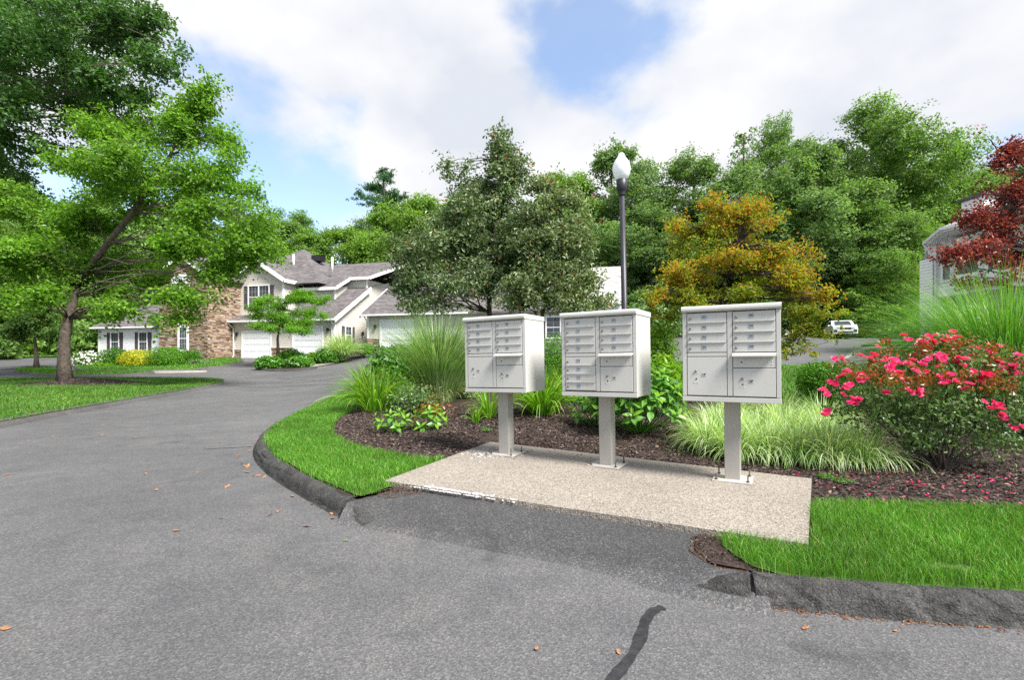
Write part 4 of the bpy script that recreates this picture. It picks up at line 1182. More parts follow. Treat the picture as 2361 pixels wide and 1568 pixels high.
for q in (((e0, f0, ez), (e1, f0, ez), ap), ((e1, f0, ez), (e1, f1, ez), ap), ((e1, f1, ez), (e0, f1, ez), ap), ((e0, f1, ez), (e0, f0, ez), ap)): hb.poly(q)
hb.poly([(e0, f0, ez), (e0, f1, ez), (e1, f1, ez), (e1, f0, ez)])
hb.build('roof', M['roof'], HA)
for px, py in ((677, 607), (766, 614)):
    s_ = A.s(px, 5.2); z_ = A.z(py, s_, 5.2); b = MB(); b.tube([(s_, 5.2, z_ - 0.6), (s_, 5.2, z_ + 0.85)], 0.10, 10); b.build('vent_pipe', M['white'], HA)
s_ = A.s(735, 7.5); z_ = A.z(592, s_, 7.5); bx(HA, 'roof_vent', M['black'], s_ - 0.5, s_ + 0.5, 7.0, 7.9, z_ - 0.5, z_ + 0.1)
bx(HA, 'core', M['siding'], 0.1, 10.2, 1.2, 14, 0.3, 4.9); bx(HA, 'upper_core', M['siding'], -4.5, 8.2, 5.6, 14, 4.9, 7.7); bx(HA, 'side_core', M['siding'], 8.2, 10.2, 5.1, 14, 4.9, 8.4)
# stone block
st0, st1, tt = -5.1, 0.0, -2.5
gz = lambda a, z: z < 8.0 + (1 - abs(a - (st0 + st1) / 2) / ((st1 - st0) / 2)) * 1.7
cs = (st0 + st1) / 2
mb_ = MB(); mb_.prism([(st0, tt, 0.4), (st1, tt, 0.4), (st1, tt, 8.0), (cs, tt, 9.7), (st0, tt, 8.0)], (0, 3.4, 0)); mb_.build('stone_wall_backing', M['mortar'], HA)
stones(HA, 'stone_wall', 't', tt, -1, st0, st1, 0.55, 9.6, 33, gz)
stones(HA, 'stone_return', 's', st1, 1, tt, 0.95, 0.55, 8.0, 34)
w1 = A.s(425, tt)
window(HA, w1, A.z(806, w1, tt), 0.78, 1.85, tt - 0.07, -1, 't', False, True, (2, 1), False, True, 0.16)
w2 = A.s(418, tt)
window(HA, w2, A.z(688, w2, tt), 1.55, 1.35, tt - 0.07, -1, 't', False, False, (1, 0), True, True, 0.18)
pz = A.z(664, w2, tt) + 0.35
pb2 = MB(); pb2.prism([(w2 - 1.05, tt - 0.05, pz), (w2 + 1.05, tt - 0.05, pz), (w2 + 0.55, tt - 0.05, pz + 0.85), (w2 - 0.55, tt - 0.05, pz + 0.85)], (0, -0.13, 0)); pb2.build('window_head', M['white'], HA)
for sd in (-1, 1):
    e = cs + sd * 2.95; roof(HA, [(e, tt - 0.35, 7.95), (cs, tt - 0.35, 9.95), (cs, 7, 9.95), (e, 7, 7.95)]); trim(HA, (e, tt - 0.38, 7.80), (cs, tt - 0.38, 9.80), 0.05, 0.3)
# low wing
wt = -1.5; ws0, ws1 = A.s(228, wt), A.s(368, wt); wb = 0.75; we = 3.85
siding(HA, 'wall', [(ws0, wb), (ws1, wb), (ws1, we), (ws0, we)], 't', wt, M['siding_w'])
siding(HA, 'wall', [(wt, wb), (7, wb), (7, we), (2.7, 6.2), (wt, we)], 's', ws0, M['siding_w'], -1)
bx(HA, 'corner_board', M['white'], ws0 - 0.05, ws0 + 0.1, wt - 0.05, wt + 0.1, wb, we); bx(HA, 'corner_board', M['white'], ws1 - 0.12, ws1, wt - 0.05, wt - 0.03, wb, we)
for px in (266, 331): window(HA, A.s(px, wt), A.z(809, A.s(px, wt), wt), 0.86, 1.62, wt, -1, 't', True, True, (2, 1))
roof(HA, [(ws0 - 0.4, wt - 0.45, we + 0.05), (ws1 + 0.2, wt - 0.45, we + 0.05), (ws1 + 0.2, 2.7, 6.35), (ws0 - 0.4, 2.7, 6.35)]); roof(HA, [(ws0 - 0.4, 2.7, 6.35), (ws1 + 0.2, 2.7, 6.35), (ws1 + 0.2, 7, 3.9), (ws0 - 0.4, 7, 3.9)])
gutter(HA, (ws0 - 0.4, wt - 0.52, we - 0.02), (ws1, wt - 0.52, we - 0.02)); bx(HA, 'wing_core', M['siding_w'], ws0 + 0.05, ws1 - 0.05, wt + 0.1, 6.9, 0.3, we - 0.1)

# ---- second house behind the plum trees
Bf = Frame((848 - CX) / F * 41.5, 41.5)
HB = empty('townhouse', (Bf.x, Bf.y, 0), 'long pale townhouse half hidden behind the dark spreading plum tree', 'house', None, -TH)
gb = 1.98; eb = 4.72
d0, d1 = Bf.s(880, 0), Bf.s(950, 0)
LEN = Bf.s(1432, 0)
siding(HB, 'wall', [(0, gb + 0.75), (d0 - 0.16, gb + 0.75), (d0 - 0.16, eb - 0.1), (0, eb - 0.1)], 't', 0, M['siding'])
siding(HB, 'wall', [(d0 - 0.16, gb + 2.3), (d1 + 0.16, gb + 2.3), (d1 + 0.16, eb - 0.1), (d0 - 0.16, eb - 0.1)], 't', 0, M['siding'])
siding(HB, 'wall', [(d1 + 0.16, gb - 0.3), (LEN, gb - 0.3), (LEN, eb - 0.1), (d1 + 0.16, eb - 0.1)], 't', 0, M['siding'])
siding(HB, 'wall', [(0, gb - 0.4), (6, gb), (6, 7.9), (0, eb)], 's', 0, M['siding'], -1)
bx(HB, 'stone_base_backing', M['mortar'], 0, d0 - 0.17, -0.01, 0.2, gb - 0.4, gb + 0.75); stones(HB, 'stone_base', 't', -0.01, -1, 0.0, d0 - 0.17, gb - 0.4, gb + 0.75, 35)
garage_door(HB, d0, d1, 0.03, gb, gb + 2.15)
lantern(HB, 0.75, 0, 3.7); bx(HB, 'corner_board', M['white'], -0.05, 0.10, -0.04, 0.1, gb + 0.75, eb)
roof(HB, [(-0.45, -0.45, eb), (9.0, -0.45, eb), (9.0, 4.2, eb + 2.75), (-0.45, 4.2, eb + 2.75)])
gutter(HB, (-0.5, -0.52, eb - 0.08), (9.0, -0.52, eb - 0.08)); trim(HB, (-0.5, -0.5, eb - 0.16), (-0.5, 4.2, eb + 2.6), 0.06, 0.32)
downspout(HB, [(-0.1, -0.45, eb - 0.15), (-0.05, -0.1, eb - 0.5), (-0.02, -0.08, eb - 1.0)])
# two-storey middle
m0, m1 = 4.6, 14.8
siding(HB, 'wall', [(m0, eb), (m1, eb), (m1, 8.1), (m0, 8.1)], 't', 2.2, M['siding_w'])
siding(HB, 'wall', [(2.2, eb), (8, eb), (8, 8.1), (2.2, 8.1)], 's', m0, M['siding_w'], -1)
for px, w in ((1046, 1.7), (1125, 1.2), (1190, 1.2)):
    s_ = Bf.s(px, 2.2); window(HB, s_, Bf.z(690, s_, 2.2), w, 1.45, 2.2, -1, 't', px != 1125, True, (1, 1), w > 1.5)
sx = Bf.s(1098, 2.1)
bx(HB, 'stone_chimney_backing', M['mortar'], sx - 0.5, sx + 0.5, 1.75, 2.2, 2.0, 8.2); stones(HB, 'stone_chimney', 't', 1.75, -1, sx - 0.5, sx + 0.5, 2.0, 8.2, 36)
roof(HB, [(m0 - 0.5, 1.7, 8.1), (m1 + 0.5, 1.7, 8.1), (m1 - 2.0, 6.0, 9.9), (m0 + 2.5, 6.0, 9.9)]); roof(HB, [(m0 - 0.5, 1.7, 8.1), (m0 + 2.5, 6.0, 9.9), (m0 - 0.5, 10, 8.1)], thick=0.1); roof(HB, [(m1 + 0.5, 1.7, 8.1), (m1 - 2.0, 6.0, 9.9), (m1 + 0.5, 10, 8.1)], thick=0.1)
trim(HB, (m0 - 0.5, 1.65, 7.94), (m1 + 0.5, 1.65, 7.94))
# right end: window seen between the mailboxes and the pale roof by the lamp
s_ = Bf.s(1276, 0); window(HB, s_, Bf.z(778, s_, 0), 1.0, 1.5, 0, -1, 't', True, True, (1, 1))
p0, p1 = Bf.s(1330, 0), Bf.s(1442, 0); z0 = Bf.z(697, p1, -0.4)
roof(HB, [(9.0, -0.45, eb), (p0, -0.45, eb), (p0, 4.0, 7.6), (9.0, 4.0, 7.6)])
roof(HB, [(p0, -0.75, z0), (p1, -0.75, z0), (p1 - 0.35, 3.6, z0 + 3.3), (p0, 3.6, z0 + 3.3)], 'roof_pale')  # the bright sun on this slope is put into its pale shingle colour
gutter(HB, (p0, -0.85, z0 - 0.08), (p1 + 0.05, -0.85, z0 - 0.08)); bx(HB, 'frieze', M['white'], p0 + 0.1, p1 - 0.15, -0.12, -0.04, z0 - 0.75, z0 - 0.16)
siding(HB, 'wall', [(0, 1.0), (7, 1.0), (7, z0), (3.6, z0 + 3.1), (0, z0 - 0.1)], 's', p1 - 0.2, M['siding_w'], 1)
bx(HB, 'core', M['siding_w'], 0.1, p1 - 0.3, 0.3, 10, 0.6, eb - 0.1); bx(HB, 'upper_core', M['siding_w'], m0 + 0.1, m1 - 0.1, 2.3, 9.5, eb - 0.1, 8.0)

# ---- white house on the right, seen along its wall
HC = empty('white_house', (21.35, 25, 0), 'white two-storey house with covered upper bay behind the red-leaved tree', 'house')
gc = 1.3
siding(HC, 'wall', [(-11, 4.55), (0, 4.55), (0, 6.9), (-11, 6.9)], 's', 0.0, M['siding_w'], -1)
siding(HC, 'wall', [(-11, gc), (0.4, gc), (0.4, 4.2), (-11, 4.2)], 's', 1.3, M['siding_w'], -1)
siding(HC, 'wall', [(0.0, gc), (12, gc), (12, 6.9), (0.0, 6.9)], 't', 0.8, M['siding_w'], 1)
siding(HC, 'wall', [(0.0, 1.0), (0.8, 1.0), (0.8, 6.2), (0.0, 6.2)], 's', -0.25, M['siding_w'], -1)
bx(HC, 'floor_band', M['white'], -0.12, 1.3, -11, 0.2, 4.2, 4.55)
bx(HC, 'corner_post', M['white'], -0.2, 0.1, -0.1, 0.12, gc, 6.9)
window(HC, -0.75, 5.0, 0.75, 1.5, 0.0, -1, 's', False, True, (1, 1)); window(HC, -3.2, 5.0, 0.9, 1.5, 0.0, -1, 's', False, True, (1, 1))
# bay and its hipped roof with a deep soffit
bay = [(0, -1.2), (-0.9, -1.9), (-0.9, -3.3), (0, -4.2)]
for k in range(3):
    a, b_ = Vector(bay[k]), Vector(bay[k + 1]); m = MB(); m.poly([(a.x, a.y, 4.55), (b_.x, b_.y, 4.55), (b_.x, b_.y, 6.7), (a.x, a.y, 6.7)]); m.build('bay_wall', M['siding_w'], HC)
    d = (b_ - a).normalized(); nn = Vector((-abs(d.y), -d.x * (1 if d.y < 0 else -1) * -1)); nn = Vector((d.y, -d.x)); nn = nn if nn.x < 0 else -nn
    g = MB(); p, q = a + d * 0.2 + nn * 0.02, b_ - d * 0.2 + nn * 0.02; g.poly([(p.x, p.y, 5.0), (q.x, q.y, 5.0), (q.x, q.y, 6.3), (p.x, p.y, 6.3)]); g.build('bay_window', M['glass'], HC)
    c = MB(); c.tube([(a.x - 0.05, a.y, 4.55), (a.x - 0.05, a.y, 6.7)], 0.09, 8); c.build('bay_post', M['white'], HC)
ev = [(0.6, 0.7), (-0.35, 0.35), (-2.0, -2.6), (-1.4, -5.4), (0.6, -6.6)]
ez = 6.85
sf = MB(); sf.prism([(x, y, ez) for x, y in ev], (0, 0, 0.22)); sf.build('soffit', M['white'], HC)
rm = MB(); top_ = (2.2, -2.6, ez + 2.0)
for k in range(len(ev) - 1): rm.poly([(ev[k][0] - 0.02, ev[k][1], ez + 0.225), (ev[k + 1][0] - 0.02, ev[k + 1][1], ez + 0.225), top_])
rm.build('bay_roof', M['roof_pale'], HC)
for k in range(len(ev) - 1): gutter(HC, (ev[k][0] - 0.06, ev[k][1], ez + 0.14), (ev[k + 1][0] - 0.06, ev[k + 1][1], ez + 0.14))
downspout(HC, [(-0.45, 0.3, 6.9), (-0.2, 0.15, 6.5), (-0.1, 0.14, 6.2), (-0.1, 0.14, 1.5)])
roof(HC, [(1.2, 1.3, 7.1), (1.2, -11, 7.1), (4.4, -11, 9.4), (2.6, 0.5, 9.4)], 'roof_pale'); roof(HC, [(4.4, -11, 9.4), (2.6, 0.5, 9.4), (8, 1.3, 7.1), (8, -11, 7.1)], 'roof_pale')
ch = MB(); ch.box(1.0, 1.9, -1.4, -0.2, 7.2, 8.9); ch.build('chimney', M['siding_w'], HC); roof(HC, [(0.85, -1.55, 9.05), (2.05, -1.55, 9.05), (2.05, -0.05, 9.05), (0.85, -0.05, 9.05)], 'roof', 0.14, 'chimney_cap')
bx(HC, 'core', M['siding_w'], 1.4, 12, -11, 0.7, 0.8, 4.3); bx(HC, 'upper_core', M['siding_w'], 0.1, 12, -11, 0.7, 4.5, 7.0)

# ================================================================== cluster mailboxes
def text_mesh(body, size):
    c = bpy.data.curves.new('lettering', 'FONT'); c.body = body; c.size = size; c.align_x = 'CENTER'; c.align_y = 'CENTER'; c.resolution_u = 3; c.offset = size * 0.02
    o = bpy.data.objects.new('lettering', c); link(o)
    dg = bpy.context.evaluated_depsgraph_get()
    me = bpy.data.meshes.new_from_object(o.evaluated_get(dg)); me.name = 'lettering'
    bpy.data.objects.remove(o); me.materials.clear()
    return me
BW, BD, BH, PH = 0.775, 0.455, 0.835, 0.715
def lock_mesh():
    b = MB(); b.lathe([(0.0105, 0.0), (0.0105, -0.008), (0.0085, -0.010)], 12, 'y')
    me = b.mesh('lock'); me.materials.append(M['lock']); return me
LOCK = lock_mesh()
kb = MB(); kb.lathe([(0.0065, 0.0), (0.0065, -0.003)], 10, 'y'); KEY = kb.mesh('keyhole'); KEY.materials.append(M['keyhole'])
rb = MB(); rb.lathe([(0.0042, 0.0), (0.0036, -0.003), (0.0015, -0.0042)], 8, 'y'); RIV = rb.mesh('rivet'); RIV.materials.append(M['rivet'])
db = MB(); db.box(-0.021, 0.021, -0.0025, 0.0, -0.0175, 0.0175); DEC = db.mesh('number_plate'); DEC.materials.append(M['decal'])
pbm = MB(); pbm.box(-0.020, 0.020, -0.002, 0.0, -0.015, 0.015); PDEC = pbm.mesh('parcel_label'); PDEC.materials.append(M['decal_light'])
_doors = {}
def door_mesh(w, h):
    k = (round(w, 3), round(h, 3))
    if k not in _doors:
        b = MB(); b.box(-w / 2, w / 2, -0.010, 0.0, -h / 2, h / 2); me = b.mesh('door', 0.003); me.materials.append(M['box_paint']); _doors[k] = me
    return _doors[k]
def mailbox(label, base, rz, left_nums, left_low, right_nums, parcels, tilt=(0, 0)):
    e = empty('cluster_mailbox', base, label, 'mailbox', 'cluster mailboxes on the concrete slab', 0, (R(tilt[0]), R(tilt[1]), rz))
    z0 = PH; yf = -BD / 2
    # pedestal
    pl = bx(e, 'base_plate', M['plate_paint'], -0.16, 0.16, -0.155, 0.155, 0.0, 0.014, 0.002)
    bx(e, 'pedestal', M['post_paint'], -0.064, 0.064, -0.064, 0.064, 0.010, PH + 0.02, 0.006)
    for sx_ in (-1, 1):
        for sy in (-1, 1):
            b = MB(); h = 0.055 + 0.03 * random.random(); x, y = sx_ * 0.128, sy * 0.122
            b.lathe([(0.014, 0.0), (0.014, 0.010), (0.006, 0.011), (0.006, h)], 6, 'z', (x, y, 0.0145)); b.build('anchor_bolt', M['rust'], pl)
    # cabinet
    c = MB(); c.box(-BW / 2, BW / 2, yf + 0.012, BD / 2, z0, z0 + BH - 0.05); c.build('cabinet', M['box_paint'], e, 0.004)
    # rounded hood
    h = MB(); prof = [(-0.018, -0.052), (-0.030, -0.047), (-0.034, -0.034), (-0.032, -0.016), (-0.022, -0.004), (-0.006, 0.0)]
    o = [(-BW / 2 - 0.006, yf + y, z0 + BH + z) for y, z in prof] + [(-BW / 2 - 0.006, BD / 2 + 0.006, z0 + BH - 0.004), (-BW / 2 - 0.006, BD / 2 + 0.006, z0 + BH - 0.052)]
    h.prism(o, (BW + 0.012, 0, 0)); h.build('hood', M['box_paint'], e, 0.0025)
    # frame round the doors, sill, dark reveal behind the gaps
    ft, fb = z0 + BH - 0.055, z0
    bx(e, 'reveal', M['gap'], -BW / 2 + 0.03, BW / 2 - 0.03, yf + 0.008, yf + 0.0121, fb + 0.03, ft)
    f = MB(); y0, y1 = yf - 0.002, yf + 0.013
    f.box(-BW / 2, -BW / 2 + 0.035, y0, y1, fb + 0.044, ft); f.box(BW / 2 - 0.035, BW / 2, y0, y1, fb + 0.044, ft)
    f.build('door_frame', M['box_paint'], e, 0.003)
    bx(e, 'centre_stile', M['box_paint'], -0.020, 0.020, yf - 0.003, yf + 0.013, fb + 0.050, ft - 0.004, 0.003)
    bx(e, 'sill', M['box_paint'], -BW / 2 - 0.002, BW / 2 + 0.002, yf - 0.007, yf + 0.013, fb - 0.003, fb + 0.038, 0.003)
    cols = ((-BW / 2 + 0.040, -0.025), (0.025, BW / 2 - 0.040))
    def door(col, zb, zt, num=None, parcel=None):
        a, b_ = cols[col]; w, hh = b_ - a, zt - zb
        d = mobj('door' if num else 'parcel_door', door_mesh(w, hh), None, e, ((a + b_) / 2, yf + 0.006, (zb + zt) / 2))
        if num:
            mobj('lock', LOCK, None, d, (-w / 2 + 0.026, -0.010, -0.006))
            n_ = mobj('number_plate', DEC, None, d, (-w * 0.06, -0.0102, 0.004))
            t = mobj('lettering', text_mesh(num, 0.021), M['ink'], d, (-w * 0.06, -0.0134, 0.004)); t.rotation_euler = (R(90), 0, 0)
        else:
            lx = -w * 0.28
            mobj('lock', LOCK, None, d, (lx, -0.010, hh * 0.13)); mobj('keyhole', KEY, None, d, (lx + 0.004, -0.010, -hh * 0.07))
            for dx, dz in ((-0.012, 0.075), (0.016, 0.075), (-0.012, -0.165), (0.017, -0.165)):
                mobj('rivet', RIV, None, d, (lx + dx, -0.010, hh * dz))
            n_ = mobj('parcel_label', PDEC, None, d, (-w * 0.07, -0.0102, hh * 0.04))
            t = mobj('lettering', text_mesh(parcel, 0.031), M['ink'], d, (-w * 0.07, -0.0130, hh * 0.04)); t.rotation_euler = (R(90), 0, 0)
        return d
    pitch = 0.0875; zt = ft - 0.008
    for i, n_ in enumerate(left_nums): door(0, zt - (i + 1) * pitch + 0.006, zt - i * pitch, n_)
    for i, n_ in enumerate(right_nums): door(1, zt - (i + 1) * pitch + 0.006, zt - i * pitch, n_)
    zm = zt - 4 * pitch
    rails = MB()
    for i in range(1, 4):
        for a, b_ in cols: rails.box(a + 0.004, b_ - 0.004, yf - 0.015, yf + 0.002, zt - i * pitch - 0.001, zt - i * pitch + 0.0065)
    rails.build('door_lip', M['box_paint'], e, 0.0015)
    bx(e, 'divider', M['box_paint'], cols[0][0], cols[0][1], yf - 0.003, yf + 0.012, zm - 0.030, zm, 0.003)
    zl = zm - 0.036
    if left_low:
        q = (zl - (fb + 0.050)) / len(left_low)
        for i, n_ in enumerate(left_low): door(0, zl - (i + 1) * q + 0.006, zl - i * q, n_)
        rl = MB()
        for i in range(1, len(left_low)): rl.box(cols[0][0] + 0.004, cols[0][1] - 0.004, yf - 0.015, yf + 0.002, zl - i * q - 0.001, zl - i * q + 0.0065)
        rl.build('door_lip', M['box_paint'], e, 0.0015)
    else: door(0, fb + 0.050, zl, None, parcels[0])
    # outgoing mail: sloping flap over a slot panel
    a, b_ = cols[1]
    fl = MB(); fl.prism([(a - 0.004, yf + 0.004, zm - 0.001), (a - 0.004, yf - 0.062, zm - 0.020), (a - 0.004, yf - 0.063, zm - 0.034), (a - 0.004, yf + 0.004, zm - 0.018)], (b_ - a + 0.008, 0, 0))
    fl.build('mail_flap', M['box_paint'], e, 0.0015)
    pn = mobj('outgoing_panel', door_mesh(b_ - a, 0.100), None, e, ((a + b_) / 2, yf + 0.011, zm - 0.078))
    mobj('keyhole', KEY, None, pn, (-0.095, -0.010, -0.004))
    for dx, dz in ((-0.127, -0.022), (-0.062, -0.022), (-0.062, 0.016), (0.105, -0.004), (0.136, -0.020), (0.136, 0.006)): mobj('rivet', RIV, None, pn, (dx, -0.010, dz))
    door(1, fb + 0.050, zm - 0.134, None, parcels[-1])
    return e
def pedpos(px, py): p = ray(px, py); Y = (CAMZ - PAD_Z) / -p.z; return (p.x * Y, Y, PAD_Z)
mailbox('mailbox farthest from the front kerb, eight doors, two parcel doors, beside the tall grass', pedpos(1168, 1047), R(-29.6), ['101', '102', '103', '104'], None, ['105', '106', '107', '108'], ['1P', '2P'], (0, -1.2))
mailbox('middle mailbox on a post, twelve small doors and one parcel door', pedpos(1401, 1073), R(-31.5), ['111', '112', '113', '114'], ['115', '116', '117', '118'], ['119', '120', '121', '122'], ['1P'], (0, -0.8))
mailbox('mailbox nearest the front kerb, eight doors, in front of the orange maple', pedpos(1690, 1106), R(-28.2), ['201', '202', '203', '204'], None, ['205', '206', '207', '208'], ['1P', '2P'], (0, -0.4))

# ================================================================== street lamp
lp = at(1444, 800, 10.3); lz = isl(lp.x, lp.y)
LA = empty('street_lamp', (lp.x, lp.y, lz), 'tall black street lamp with white acorn globe behind the mailboxes', 'lamp', None, 0, (0, R(-1.2), 0))
Ht = at(1436, 352, 10.3).z - lz
b = MB(); b.lathe([(0.16, -0.1), (0.16, 0.10), (0.13, 0.16), (0.085, 0.28), (0.066, 0.5), (0.054, Ht - 0.85)], 20); b.build('post', M['lamp_metal'], LA)
b = MB(); b.lathe([(0.055, Ht - 0.90), (0.075, Ht - 0.86), (0.062, Ht - 0.82), (0.088, Ht - 0.79), (0.108, Ht - 0.72), (0.118, Ht - 0.56), (0.10, Ht - 0.55)], 20); b.build('collar', M['lamp_metal'], LA)
b = MB(); b.lathe([(0.10, Ht - 0.56), (0.148, Ht - 0.49), (0.176, Ht - 0.41), (0.184, Ht - 0.35), (0.178, Ht - 0.28), (0.156, Ht - 0.20), (0.118, Ht - 0.135), (0.085, Ht - 0.095), (0.068, Ht - 0.07), (0.06, Ht - 0.02), (0.03, Ht)], 28); b.build('globe', M['globe'], LA)

# ================================================================== parked car
cp = at(1938, 776, 45.0); cz = hgt(cp.x, cp.y)
CA = empty('parked_car', (cp.x, cp.y, cz), 'white crossover car parked on the upper drive behind the maple', 'car', None, R(-24))
prof = [(-2.2, 0.35), (-2.22, 0.80), (-2.05, 0.95), (-1.15, 1.08), (-0.35, 1.55), (0.9, 1.62), (1.75, 1.50), (2.15, 1.02), (2.2, 0.40)]
cb = MB(); n_ = len(prof)
rings = []
for x, k in ((-0.90, 0.0), (-0.86, 0.03), (-0.70, 0.05), (0.70, 0.05), (0.86, 0.03), (0.90, 0.0)):
    rings.append([(x * (1 - 0.14 * max(0, (z - 0.95) / 0.65)), y * (1 + k * 0.3), z + k * (0.6 if z > 0.9 else -0.2)) for y, z in prof])
for i in range(len(rings) - 1):
    for j in range(n_): cb.poly([rings[i][j], rings[i + 1][j], rings[i + 1][(j + 1) % n_], rings[i][(j + 1) % n_]])
cb.poly(rings[0]); cb.poly(rings[-1][::-1])
cb.build('body', M['car_paint'], CA, 0)
b = MB(); b.poly([(-0.66, -1.165, 1.125), (0.66, -1.165, 1.125), (0.57, -0.46, 1.53), (-0.57, -0.46, 1.53)]); b.build('windscreen', M['glass'], CA)
for sd in (-1, 1):
    b = MB(); b.poly([(sd * 0.886, -0.85, 1.12), (sd * 0.886, 1.6, 1.12), (sd * 0.815, 1.45, 1.48), (sd * 0.808, -0.35, 1.50)]); b.build('side_window', M['glass'], CA)
    b = MB(); b.obox((sd * 0.66, -2.19, 0.84), (0.20, sd * 0.03, 0.02), (0, 0.06, 0), (0, 0, 0.055)); b.build('headlight', M['headlight'], CA, 0.01)
    b = MB(); b.obox((sd * 0.72, -2.22, 0.58), (0.12, 0, 0), (0, 0.05, 0), (0, 0, 0.11)); b.build('fog_lamp_surround', M['trim_black'], CA, 0.01)
    b = MB(); b.obox((sd * 1.0, -0.75, 1.12), (0.10, 0, 0), (0, 0.06, 0), (0, 0, 0.07)); b.build('mirror', M['car_paint'], CA, 0.02)
    for y in (-1.4, 1.4):
        b = MB(); b.lathe([(0.24, -0.11), (0.34, -0.10), (0.355, 0), (0.34, 0.10), (0.24, 0.11)], 20, 'x', (sd * 0.83, y, 0.35)); w_ = b.build('wheel', M['tyre'], CA)
        b = MB(); b.lathe([(0.23, -0.125), (0.12, -0.13), (0.05, -0.115)] if sd < 0 else [(0.05, 0.115), (0.12, 0.13), (0.23, 0.125)], 16, 'x', (sd * 0.83, y, 0.35)); b.build('rim', M['rim'], w_)
bx(CA, 'grille', M['trim_black'], -0.42, 0.42, -2.27, -2.15, 0.70, 0.90, 0.01); bx(CA, 'lower_grille', M['trim_black'], -0.55, 0.55, -2.27, -2.15, 0.40, 0.54, 0.01); bx(CA, 'number_plate', M['white'], -0.16, 0.16, -2.285, -2.26, 0.55, 0.66)
# low picket fence beyond the drive
fp = at(2060, 745, 50); fz = hgt(fp.x, fp.y)
FE = empty('picket_fence', (fp.x, fp.y, fz + 0.4), 'short white picket fence in the shade behind the low tree', 'fence')
for k in range(9):
    b = MB(); x = -1.2 + k * 0.3; b.prism([(x - 0.06, 0, 0), (x + 0.06, 0, 0), (x + 0.06, 0, 1.15), (x, 0, 1.27), (x - 0.06, 0, 1.15)], (0, 0.03, 0)); b.build('picket', M['siding_g'], FE)
for z in (0.3, 0.95): bx(FE, 'rail', M['siding_g'], -1.3, 1.3, 0.031, 0.08, z - 0.05, z + 0.05)

# ================================================================== trees
back_lawn = [(-4.3, 14.5), (-3.3, 11.6), (-1.5, 11.2), (1.0, 10.8), (3.6, 9.9), (6.5, 8.6), (12, 8.0), (25.5, 8.0), (25.5, 16.2), (15, 16.1), (9.4, 16.7), (6.1, 18.3), (-1.0, 23.6), (-5.0, 26.8), (-6.7, 26.5)]
sheet('lawn', back_lawn, lambda x, y: isl(x, y) + 0.016, M['lawn'], 0.8)
turf('grass', 'grass behind the planted bed, seen between the shrubs', [p for p in back_lawn], lambda x, y: height(x, y) + ISL + 0.01, 130, 0.11, 0.02, M['grass'], 20, 0.03)

ob = hit(150, 886, 0.11)
OY = ob.y
otr = [tuple(ob)] + [tuple(at(px, py, OY + dy)) for px, py, dy in ((147, 830, 0), (149, 780, 0), (157, 735, 0), (172, 680, 0.1), (200, 625, 0.2), (250, 560, 0.3), (305, 490, 0.3), (350, 425, 0.2), (395, 355, 0.0), (420, 290, 0))]
oblobs = [PB(500, 645, OY - 1.4, 44, 18), PB(300, 400, OY, 150, 55), PB(330, 460, OY + 1, 120, 40), PB(410, 290, OY, 85, 50), PB(465, 250, OY, 38, 45), PB(470, 400, OY - 1, 85, 55), PB(500, 500, OY - 1.5, 110, 45), PB(480, 570, OY - 1.5, 120, 38), PB(580, 515, OY - 1, 48, 46), PB(598, 565, OY - 1, 40, 38), PB(540, 612, OY - 1, 66, 18),
          PB(425, 690, OY - 2.0, 72, 20), PB(390, 732, OY - 2.2, 60, 16), PB(340, 640, OY + 1.5, 110, 40), PB(170, 520, OY + 1.5, 120, 50), PB(170, 600, OY + 1, 110, 32), PB(55, 600, OY - 0.5, 100, 50), PB(60, 690, OY - 2, 85, 28), PB(235, 300, OY + 2, 90, 45), PB(20, 460, OY + 1, 80, 50), PB(260, 715, OY - 1.5, 80, 18), PB(525, 330, OY, 38, 30), PB(545, 420, OY - .5, 45, 40), PB(480, 195, OY, 22, 22)]
make_tree('oak_tree', 'spreading bright green oak standing in a mulch ring on the grass island', 'tree', tuple(ob), otr, 0.235, split([b[:5] + (b[5] * 1.25,) for b in oblobs], 2, 1, 0.45, 0.95), 3000, 24, 0.50, 0.15, M['oak'], M['bark'], 41, twigs=260, limb_start=3, limb_r=0.15, flat=0.65, up=0.8, outw=0.4, rnd=0.6, gap=0.22, aspect=0.6, inner=0.12)

# taller darker tree whose trunk stands outside the picture
tb_ = hit(-330, 915, 0.11); TY = 22.5
tb0 = (at(-215, 822, TY).x, TY, hgt(-27, TY) + 0.1)
ttr = [tb0, tuple(at(-215, 700, TY)), tuple(at(-205, 560, TY)), tuple(at(-190, 420, TY)), tuple(at(-170, 280, TY)), tuple(at(-140, 120, TY)), tuple(at(-110, -40, TY))]
tblobs = [PB(320, 70, TY, 105, 80), PB(370, 140, TY - 1, 58, 55), PB(210, 20, TY, 130, 90), PB(120, 170, TY + 1, 130, 80), PB(260, 215, TY, 90, 55), PB(30, 290, TY - 1, 110, 80), PB(10, 420, TY + 1, 70, 85), PB(60, 60, TY - 2, 130, 90), PB(-120, 150, TY, 160, 150), PB(-80, -80, TY, 220, 110), PB(-150, 380, TY, 130, 120), PB(330, 300, TY + 2.5, 70, 45), PB(230, 290, TY + 2, 60, 50)]
make_tree('oak_tree', 'tall dark green tree whose crown fills the upper left corner', 'tree', tb0, ttr, 0.42, split(tblobs, 2, 2, 0.5, 0.95), 3000, 25, 0.62, 0.18, M['oak2'], M['bark'], 42, twigs=160, limb_start=2, limb_r=0.22, flat=0.5, up=0.6, outw=0.5, rnd=0.65, aspect=0.6, inner=0.25)

